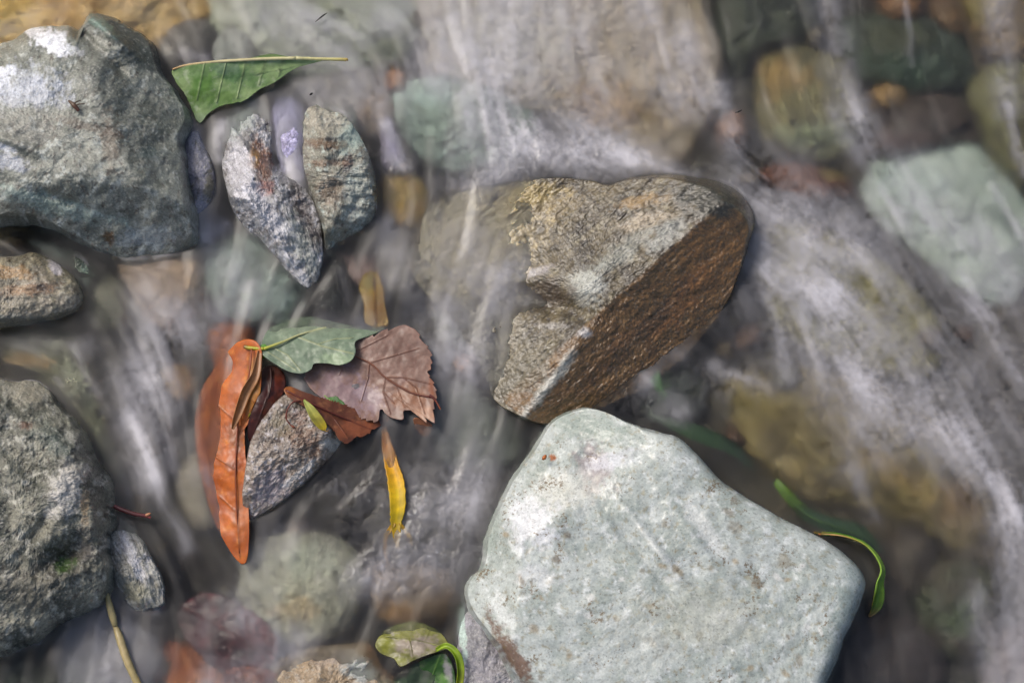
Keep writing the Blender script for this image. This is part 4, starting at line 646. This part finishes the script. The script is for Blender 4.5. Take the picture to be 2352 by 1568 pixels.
t = thing('straw_stem', 'pale straw-coloured dry stem broken in two, sloping off the bottom edge in the lower left', 'stem', 280, 1480, 3)
tube('stalk', [(246, 1362, 4, .8), (252, 1392, 4, 1.6), (260, 1420, 3, 1.7), (264, 1436, 1.8, 1.2)], ['94865a', 'a8986a', 'a09060'], t)
tube('lower_stalk', [(264, 1436, 1, 1.1), (274, 1462, 2, 1.9), (290, 1510, 2.6, 1.9), (308, 1552, 2.6, 1.8), (332, 1600, 2, 1.7), (356, 1660, 0, 1.5)], ['a8986a', 'a8966a', '9a8a5a', 'a0925e'], t, sub=8)
t = thing('red_twig', 'short dark red twig poking out sideways from the rough dark rock', 'twig', 300, 1180, 4)
tube('twig', [(262, 1162, 6, .9), (280, 1170, 6.5, 1.1), (310, 1180, 6.5, 1.), (334, 1184, 6.2, .9), (346, 1188, 6, .7)], ['6a2a34', '4a1a1c', '5a2424', '8a3c3a'], t)
tube('broken_tip', [(336, 1183, 6.6, .9), (342, 1180, 7, .7), (346, 1178, 7.2, .3)], 'a8704a', t)
t = thing('conifer_needle', 'single dark conifer needle floating at the top, between the boulder and the bright veil', 'needle', 738, 40, 1)
tube('needle', [(724, 51, 2.2, .15), (736, 41, 2.4, .42), (744, 35, 2.4, .4), (752, 30, 2.2, .12)], '0c100c', t)
t = thing('dark_speck', 'tiny dark seed floating above the banded stone', 'seed', 715, 217, 1)
tube('seed', [(711, 219, 2, .2), (715, 216, 2.2, .6), (719, 214, 2, .15)], '0c0c0e', t)
t = thing('black_splinter', 'tiny black splinter floating by the small pinkish pebble at the upper right', 'splinter', 1697, 256, 1)
tube('splinter', [(1688, 259, 2, .15), (1696, 257, 2.3, .4), (1704, 253, 2, .15)], '0c0a0a', t)
t = thing('rust_sprout', 'tiny red-brown sprout with thin prongs stuck on the top of the large boulder', 'sprout', 165, 240, 40)
BZ0 = 46
tube('stalk', [(158, 232, BZ0, .5), (170, 242, BZ0 + 1, 1.1), (181, 255, BZ0, .7)], ['4a3424', '58402c', '5c2c20'], t)
for q in ([(166, 240), (176, 234), (186, 231)], [(168, 244), (180, 240), (196, 238)]):
    tube('prong', [(q[0][0], q[0][1], BZ0 + .6, .4), (q[1][0], q[1][1], BZ0 + 1, .3), (q[2][0], q[2][1], BZ0, .15)], '44281a', t)
t = thing('orange_seed', 'tiny glossy orange-brown seed stuck near the top left edge of the pale block', 'seed', 1250, 1051, 18)
tube('seed', [(1246, 1055, 25, .4), (1249, 1052, 25.4, .9), (1252, 1048, 25.4, .9), (1254, 1045, 25, .4)], ['6a2c08', 'a85a14', '8a4410'], t, k=10)

# put every leaf's empty at the base of its leaf
for e in [o for o in scene.objects if o.type == 'EMPTY']:
    ch = [o for o in scene.objects if o.parent is e]
    cs = []
    for o in ch:
        a = np.empty(len(o.data.vertices) * 3, np.float32); o.data.vertices.foreach_get('co', a); cs.append(a.reshape(-1, 3))
    al = np.concatenate(cs); c = np.array([al[:, 0].mean(), al[:, 1].mean(), al[:, 2].min()], np.float32)
    e.location = c.tolist()
    for o, a in zip(ch, cs): o.data.vertices.foreach_set('co', (a - c).ravel()); o.data.update()
# ------------------------------------------------------------------ the running water: one surface, streaks follow the current
FLOW = [(1200, 100, .05, 1), (1450, 150, .15, 1), (1700, 150, .2, 1), (1900, 250, .25, 1), (2050, 100, .08, 1), (2280, 200, .2, 1), (2000, 430, .45, 1), (1800, 470, 1, .4), (1900, 600, .85, .75), (2200, 550, .6, .9), (2330, 480, .5, 1),
        (2000, 800, .6, 1), (1780, 760, .15, 1), (2250, 1000, .55, .9), (2200, 1300, .3, 1), (2330, 1400, .2, 1), (1650, 980, .9, .55), (1550, 930, .8, .5), (1850, 1150, .85, .65), (2050, 1230, .6, 1), (2090, 1450, 0, 1), (1050, 150, .02, 1), (950, 330, .15, 1),
        (1030, 600, -.2, 1), (1100, 720, -.2, 1), (1000, 850, -.1, 1), (1100, 1050, -.35, 1), (980, 1250, -.2, 1), (460, 380, .2, 1), (660, 330, .02, 1), (480, 80, .3, 1), (760, 100, .9, .5), (200, 30, 1, .05), (330, 800, .12, 1), (350, 1000, .1, 1), (390, 1180, .45, 1),
        (440, 1320, .45, 1), (220, 650, .8, .7), (60, 770, 1, -.05), (130, 850, .8, .6), (235, 1000, .35, 1), (150, 1450, -.3, 1), (450, 1500, .05, 1), (650, 1350, -.1, 1), (680, 1530, -.35, 1), (800, 1150, -.7, .7), (560, 680, -.3, 1), (60, 540, 1, .35), (1300, 350, 1, .15), (1500, 390, 1, .3), (880, 650, -.4, 1), (1000, 480, -.2, 1), (1150, 450, -.35, 1)]
_F = np.array(FLOW, float); _F[:, 2:] /= np.hypot(_F[:, 2], _F[:, 3])[:, None]
def flow(x, y):
    u = np.zeros_like(x); v = np.full_like(x, 1e-6); w = np.full_like(x, 1e-9)
    for a, b, c, d in _F:
        k = np.exp(-((x - a) ** 2 + (y - b) ** 2) / (2 * 110. ** 2)) + 1e-4 / (1 + ((x - a) ** 2 + (y - b) ** 2) / 4e4)
        u = u + k * c; v = v + k * d
    wa = fbm(x, y, 260., 2, 41) * .35; n = np.hypot(u, v); u, v = u / n, v / n
    u, v = u * np.cos(wa) - v * np.sin(wa), u * np.sin(wa) + v * np.cos(wa); return u, v
G = 2.8; X0, X1, Y0, Y1 = -420., 2772., -370., 1938.
gw = int((X1 - X0) / G); gh = int((Y1 - Y0) / G)
gx, gy = np.meshgrid(X0 + np.arange(gw) * G, Y0 + np.arange(gh) * G)
cgx, cgy = np.meshgrid(np.arange(X0, X1 + 30, 16.), np.arange(Y0, Y1 + 30, 16.)); cu, cv = flow(cgx, cgy)
def up(c):
    fx = (gx - X0) / 16.; fy = (gy - Y0) / 16.; i = fx.astype(int); j = fy.astype(int); a = fx - i; b = fy - j
    return (c[j, i] * (1 - a) + c[j, i + 1] * a) * (1 - b) + (c[j + 1, i] * (1 - a) + c[j + 1, i + 1] * a) * b
FU = up(cu).astype(np.float32); FV = up(cv).astype(np.float32)
rs = np.random.RandomState(3)
w0 = rs.randn(gh, gw).astype(np.float32)
def blur(a, k):
    for _ in range(k):
        a = (a + np.roll(a, 1, 0) + np.roll(a, -1, 0)) / 3; a = (a + np.roll(a, 1, 1) + np.roll(a, -1, 1)) / 3
    return a
s1 = blur(w0, 1); s1 /= s1.std(); s2 = blur(rs.randn(gh, gw).astype(np.float32), 10); s2 /= s2.std(); s3 = blur(rs.randn(gh, gw).astype(np.float32), 26); s3 /= s3.std()
src = [s1, s2, s3]; acc = [s.copy() for s in src]; wsum = 1.
STEPS = 20; short = None
for sg in (1, -1):
    px = np.tile(np.arange(gw, dtype=np.float32), (gh, 1)); py = np.repeat(np.arange(gh, dtype=np.float32)[:, None], gw, 1)
    for k in range(STEPS):
        ii = np.clip(px.astype(np.int32), 0, gw - 2); jj = np.clip(py.astype(np.int32), 0, gh - 2)
        st = 1.5 * sg * (1 if k < 13 else 1.6)
        px = px + FU[jj, ii] * st; py = py + FV[jj, ii] * st
        ii = np.clip(px.astype(np.int32), 0, gw - 2); jj = np.clip(py.astype(np.int32), 0, gh - 2); w = math.cos(k / STEPS * 1.5)
        for q in range(3): acc[q] += src[q][jj, ii] * w
    if sg == 1: pass
L1, L2, L3 = blur(acc[0], 1), blur(acc[1], 3), blur(acc[2], 4)
L1 /= L1.std(); L2 /= L2.std(); L3 /= L3.std()
def samp(a, x, y):
    fx = np.clip((x - X0) / G, 0, gw - 1.01); fy = np.clip((y - Y0) / G, 0, gh - 1.01); i = fx.astype(int); j = fy.astype(int); p_ = fx - i; q_ = fy - j
    return (a[j, i] * (1 - p_) + a[j, i + 1] * p_) * (1 - q_) + (a[j + 1, i] * (1 - p_) + a[j + 1, i + 1] * p_) * q_

wx_ = warp_axis(-40, 2392, 2.9, 1500, 1500, 46); wy_ = warp_axis(-40, 1608, 2.9, 1500, 1500, 46)
X, Y = np.meshgrid(wx_, wy_)
A, B, C_ = samp(L1, X, Y), samp(L2, X, Y), samp(L3, X, Y)
# aerated water plus averaged sky gloss, painted as foam: strokes along the flow (x0, y0, x1, y1, half width, amount)
STROKES = [(1010, -40, 1040, 240, 70, .30), (1160, -40, 1150, 300, 90, .42), (1300, -40, 1370, 330, 90, .30), (1470, -20, 1560, 240, 60, .32), (1570, 80, 1620, 240, 34, .30), (1650, 200, 1690, 330, 22, .30), (1890, -40, 1960, 260, 40, .28), (1950, 260, 2050, 480, 50, .30), (2075, -40, 2095, 150, 8, .28),
    (2290, -40, 2310, 240, 34, .32), (2310, 240, 2350, 400, 12, .35), (1740, 420, 1980, 560, 80, .19), (1740, 520, 1920, 690, 90, .18), (1860, 660, 1980, 860, 60, .2), (1760, 620, 1810, 860, 26, .30), (1980, 860, 2060, 980, 40, .20), (2280, 420, 2370, 600, 14, .40), (2210, 620, 2350, 880, 18, .28), (2190, 980, 2360, 1190, 30, .30), (2000, 820, 2300, 1150, 60, .16), (2100, 440, 2300, 640, 80, .30),
    (1950, 1080, 2010, 1180, 26, .24), (1760, 480, 2000, 720, 150, .16), (1950, 650, 2220, 960, 160, .15), (2150, 900, 2370, 1260, 110, .15), (1800, 650, 2050, 950, 160, .12), (2200, 560, 2330, 900, 100, .12), (700, 60, 1000, 200, 140, .1), (520, 600, 520, 720, 100, .14), (1050, 880, 1080, 1080, 100, .12), (1860, 780, 2000, 980, 60, .2), (2320, 1200, 2340, 1600, 40, .34), (2250, 1380, 2290, 1600, 40, .22), (1180, 330, 1460, 370, 46, .42), (1440, 360, 1600, 400, 18, .40), (1190, 300, 1240, 290, 24, .30), (1100, 470, 1060, 640, 90, .13), (1040, 580, 1010, 760, 80, .22), (1170, 620, 1060, 800, 70, .24), (1150, 720, 1080, 860, 40, .2), (1210, 600, 1150, 640, 20, .3),
    (330, 880, 350, 1080, 70, .28), (300, 960, 430, 1260, 18, .32), (350, 760, 340, 900, 60, .22), (470, 1080, 520, 1200, 30, .14), (340, 660, 420, 760, 50, .26), (440, 300, 470, 540, 24, .42), (505, 290, 500, 360, 16, .45), (660, 300, 680, 420, 22, .45), (885, 290, 925, 380, 16, .45), (420, 120, 470, 130, 14, .35),
    (560, 660, 530, 760, 50, .26), (900, 1290, 1040, 1300, 70, .24), (980, 1150, 1080, 1160, 60, .26), (1100, 1080, 1060, 1200, 40, .2), (780, 1330, 900, 1330, 40, .26), (640, 1180, 700, 1200, 40, .22), (640, 1260, 640, 1460, 90, .22), (480, 1400, 470, 1600, 30, .32), (560, 1390, 560, 1560, 60, .22), (560, 1420, 540, 1600, 40, .22), (250, 1440, 260, 1600, 90, .26), (660, 1480, 640, 1600, 50, .22),
    (1490, 840, 1480, 900, 24, .5), (1480, 800, 1560, 800, 26, .34), (1640, 840, 1770, 900, 16, .30), (1520, 930, 1560, 950, 26, .4), (600, 20, 900, 120, 80, .24), (700, 220, 860, 240, 60, .2), (780, 620, 800, 690, 12, .2), (900, 520, 900, 640, 40, .2), (750, 730, 880, 770, 30, .2), (720, 880, 840, 930, 60, .30), (1150, 560, 1090, 640, 70, .08), (60, 780, 200, 790, 30, .14), (170, 800, 220, 900, 12, .2), (310, 1250, 360, 1390, 14, .3), (1850, 900, 2000, 1040, 50, .2), (1040, 420, 1160, 400, 40, .2)]
F = np.full_like(X, .025)
wxn = fbm(X, Y, 90., 4, 61) * 16; wyn = fbm(X, Y, 90., 4, 62) * 16
for a, b, c, d, w, am in STROKES:
    ex, ey = c - a, d - b; LL = ex * ex + ey * ey; t = np.clip(((X + wxn - a) * ex + (Y + wyn - b) * ey) / LL, 0, 1)
    dd = np.hypot(X + wxn - a - t * ex, Y + wyn - b - t * ey); F += am * np.exp(-(dd / w) ** 2 * 1.1)
OUT = sst(0, 200, np.maximum(np.maximum(-X, X - 2352), np.maximum(-Y, Y - 1568))); F += OUT * .18
for a, b, rx, ry in [(764, 670, 60, 85), (700, 1180, 150, 55), (455, 1330, 60, 110), (400, 1140, 40, 90), (1490, 925, 60, 40), (1590, 350, 40, 70), (900, 110, 60, 45), (840, 340, 34, 80), (60, 535, 90, 30), (260, 620, 70, 40), (1930, 400, 80, 40), (1010, 1410, 80, 50), (120, 760, 120, 24), (470, 170, 60, 30), (100, 1560, 90, 50), (700, 1360, 120, 90), (250, 30, 260, 90), (1000, 280, 60, 70), (2050, 150, 80, 90), (520, 1480, 110, 60), (1800, 960, 130, 80), (2080, 1150, 140, 70), (580, 770, 70, 50)]:
    F *= 1 - .92 * np.exp(-((X - a) / rx) ** 2 - ((Y - b) / ry) ** 2)
F *= 1 + .3 * np.exp(-((X - 1200) / 420) ** 2 - ((Y - 150) / 260) ** 2) + .35 * np.exp(-((X - 380) / 160) ** 2 - ((Y - 1050) / 330) ** 2)
F *= 1 - .15 * np.exp(-((X - 2020) / 340) ** 2 - ((Y - 760) / 360) ** 2)
TURB = np.zeros_like(X)
for a, b, rx, ry, am in [(1300, 345, 170, 48, 1.), (1150, 400, 120, 50, .6), (950, 1250, 130, 110, 1.), (860, 1130, 130, 60, .7), (1040, 1120, 90, 90, .6), (800, 1330, 120, 50, .8), (1690, 880, 120, 50, .8), (1850, 500, 130, 60, .6), (1500, 930, 80, 50, .6), (2300, 420, 30, 60, .4), (450, 400, 30, 100, .3), (900, 380, 40, 40, .8), (1180, 640, 60, 60, .5)]:
    TURB += am * np.exp(-((X - a) / rx) ** 2 - ((Y - b) / ry) ** 2)
TURB = np.clip(TURB, 0, 1.1)
qx = X + 22 * fbm(X, Y, 60., 3, 71); qy = Y + 22 * fbm(X, Y, 60., 3, 72)
cr = ridged(qx, qy, 46., 4, 9); crinkle = sst(.62, .95, cr) * sst(-.1, .35, fbm(X, Y, 70., 3, 75)); cr2 = fbm(qx, qy, 30., 4, 76)
STR = 1 - .6 * np.clip(TURB, 0, 1)
blot = fbm(X, Y, 70., 4, 91) + .6 * fbm(X, Y, 22., 3, 92)
gl1 = sst(.80, .97, ridged(qx + 6 * fbm(X, Y, 18., 2, 77), qy, 19., 3, 19)) * sst(.05, .4, fbm(X, Y, 48., 3, 78))  # squiggly glints of the chop, painted in as pale foam lines
stw = np.maximum(sst(-.1, .5, fbm(X, Y, 240., 3, 95)), 1.5 * np.exp(-((X - 370) / 130) ** 2 - ((Y - 1080) / 260) ** 2))           # streaky only in patches, elsewhere a plain veil
foam = F * np.clip(.76 + .5 * blot + .22 * fbm(X, Y, 13., 2, 97) + STR * (.5 + .4 * stw) * (.20 * B + .11 * A + .15 * C_), .05, 1.5) + TURB * (.26 * crinkle + .55 * gl1 + .16 * cr2 + .05)
# depth of water under every point, from the stones themselves
allv = []; allf = []; off = 0
for V, T in ROCKS:
    T = T if T.shape[1] == 3 else np.concatenate([T[:, [0, 1, 2]], T[:, [0, 2, 3]]]); allv.append(V); allf.append(T + off); off += len(V)
bv = BVHTree.FromPolygons(np.concatenate(allv).tolist(), np.concatenate(allf).tolist(), all_triangles=True)
dn = 3; dX, dY = X[::dn, ::dn], Y[::dn, ::dn]; PW = W(dX, dY, 0.); D = np.empty(dX.shape); down = Vector((0, 0, -1))
for j in range(D.shape[0]):
    for i in range(D.shape[1]):
        h = bv.ray_cast(Vector((PW[j, i, 0], PW[j, i, 1], .2)), down, .4); D[j, i] = h[0].z if h[0] else -.03
D = D * 1000.
fi = np.arange(X.shape[0]) / dn; fj = np.arange(X.shape[1]) / dn; i0 = np.minimum(fi.astype(int), D.shape[0] - 2); j0 = np.minimum(fj.astype(int), D.shape[1] - 2); a_ = np.minimum(fi - i0, 1)[:, None]; b_ = np.minimum(fj - j0, 1)[None]
def upr(D): return (D[i0][:, j0] * (1 - b_) + D[i0][:, j0 + 1] * b_) * (1 - a_) + (D[i0 + 1][:, j0] * (1 - b_) + D[i0 + 1][:, j0 + 1] * b_) * a_
Ds = D.copy()
for _ in range(7):
    Ds = (Ds + np.roll(Ds, 1, 0) + np.roll(Ds, -1, 0)) / 3; Ds = (Ds + np.roll(Ds, 1, 1) + np.roll(Ds, -1, 1)) / 3
ROCKZ = upr(D); ROCKS_ = upr(np.maximum(Ds, D - 1.))
Z = .8 * fbm(X, Y, 190., 3, 81) + .05 * B * STR * F + TURB * (.3 * cr + .4 * cr2) + .3 * C_
# where foam is carried against the flank of a stone (x, y, rx, ry, turn)
FLANK = [(350, 590, 110, 34, -8), (230, 590, 60, 24, 10), (432, 450, 26, 120, 0), (760, 262, 70, 34, 5), (845, 500, 34, 90, 0), (690, 330, 22, 90, 0), (520, 380, 34, 120, 0), (570, 530, 40, 60, 40), (70, 870, 80, 22, 8), (80, 1450, 170, 50, -14), (590, 1150, 34, 70, 0),
        (60, 738, 130, 18, 0), (360, 1350, 30, 70, -20), (600, 215, 50, 30, 0), (880, 345, 26, 60, 0), (1110, 1290, 30, 60, 20), (665, 330, 40, 90, 0)]
m_ = np.zeros_like(X)
for a, b, rx, ry, an in FLANK:
    t = math.radians(an); dx = X + wxn * .8 - a; dy = Y + wyn * .8 - b; u = (dx * math.cos(t) + dy * math.sin(t)) / rx; v = (-dx * math.sin(t) + dy * math.cos(t)) / ry
    m_ = np.maximum(m_, 1 - sst(.55, 1.25, np.hypot(u, v)))
ride = sst(.02, .4, m_) * sst(-6, -1, ROCKZ)
DEP = Z - ROCKZ
F2 = foam * 1.; foam = foam * (.45 + .55 * sst(-.5, 4., DEP))
foam = np.maximum(foam, m_ * ride * (.34 + .22 * blot + .07 * B + .05 * A) * sst(-.2, 1.2, DEP) * .9)
foam = np.clip(foam, 0, .9)
wv = W(X, Y, np.zeros_like(X)); wv[..., 2] = Z / 1000.
m, nt = new_mat('running_water'); L = nt.links.new
af = N(nt, 'ShaderNodeAttribute', attribute_name='foam'); ad = N(nt, 'ShaderNodeAttribute', attribute_name='streak'); geo = N(nt, 'ShaderNodeNewGeometry')
fin = N(nt, 'ShaderNodeTexNoise', Scale=180., Detail=4.); L(geo.outputs['Position'], fin.inputs['Vector'])
bmp = N(nt, 'ShaderNodeBump', Strength=.12, Distance=.0008); L(ad.outputs['Fac'], bmp.inputs['Height'])
rf = N(nt, 'ShaderNodeBsdfRefraction', IOR=1.33, Roughness=.55); rf.inputs['Color'].default_value = (.93, .95, .93, 1); L(bmp.outputs[0], rf.inputs['Normal'])
gl = N(nt, 'ShaderNodeBsdfGlossy', Roughness=.3); gl.inputs['Color'].default_value = (1, 1, 1, 1); L(bmp.outputs[0], gl.inputs['Normal'])
fr = N(nt, 'ShaderNodeFresnel', IOR=1.33); L(bmp.outputs[0], fr.inputs['Normal'])
m1 = N(nt, 'ShaderNodeMixShader'); L(fr.outputs[0], m1.inputs[0]); L(rf.outputs[0], m1.inputs[1]); L(gl.outputs[0], m1.inputs[2])
df = N(nt, 'ShaderNodeBsdfPrincipled', Roughness=.35); df.inputs['Base Color'].default_value = (.49, .478, .505, 1); L(bmp.outputs[0], df.inputs['Normal'])
m2 = N(nt, 'ShaderNodeMixShader'); L(af.outputs['Fac'], m2.inputs[0]); L(m1.outputs[0], m2.inputs[1]); L(df.outputs[0], m2.inputs[2])
o_ = N(nt, 'ShaderNodeOutputMaterial'); L(m2.outputs[0], o_.inputs[0])
water = mesh_obj('water', wv.reshape(-1, 3), grid_faces(X.shape[1], X.shape[0]), m, attrs={'foam': foam.ravel(), 'streak': (B * .5 + A * .25).ravel() * STR.ravel() * .5 + (TURB * cr).ravel()})
tag(water, kind='structure')
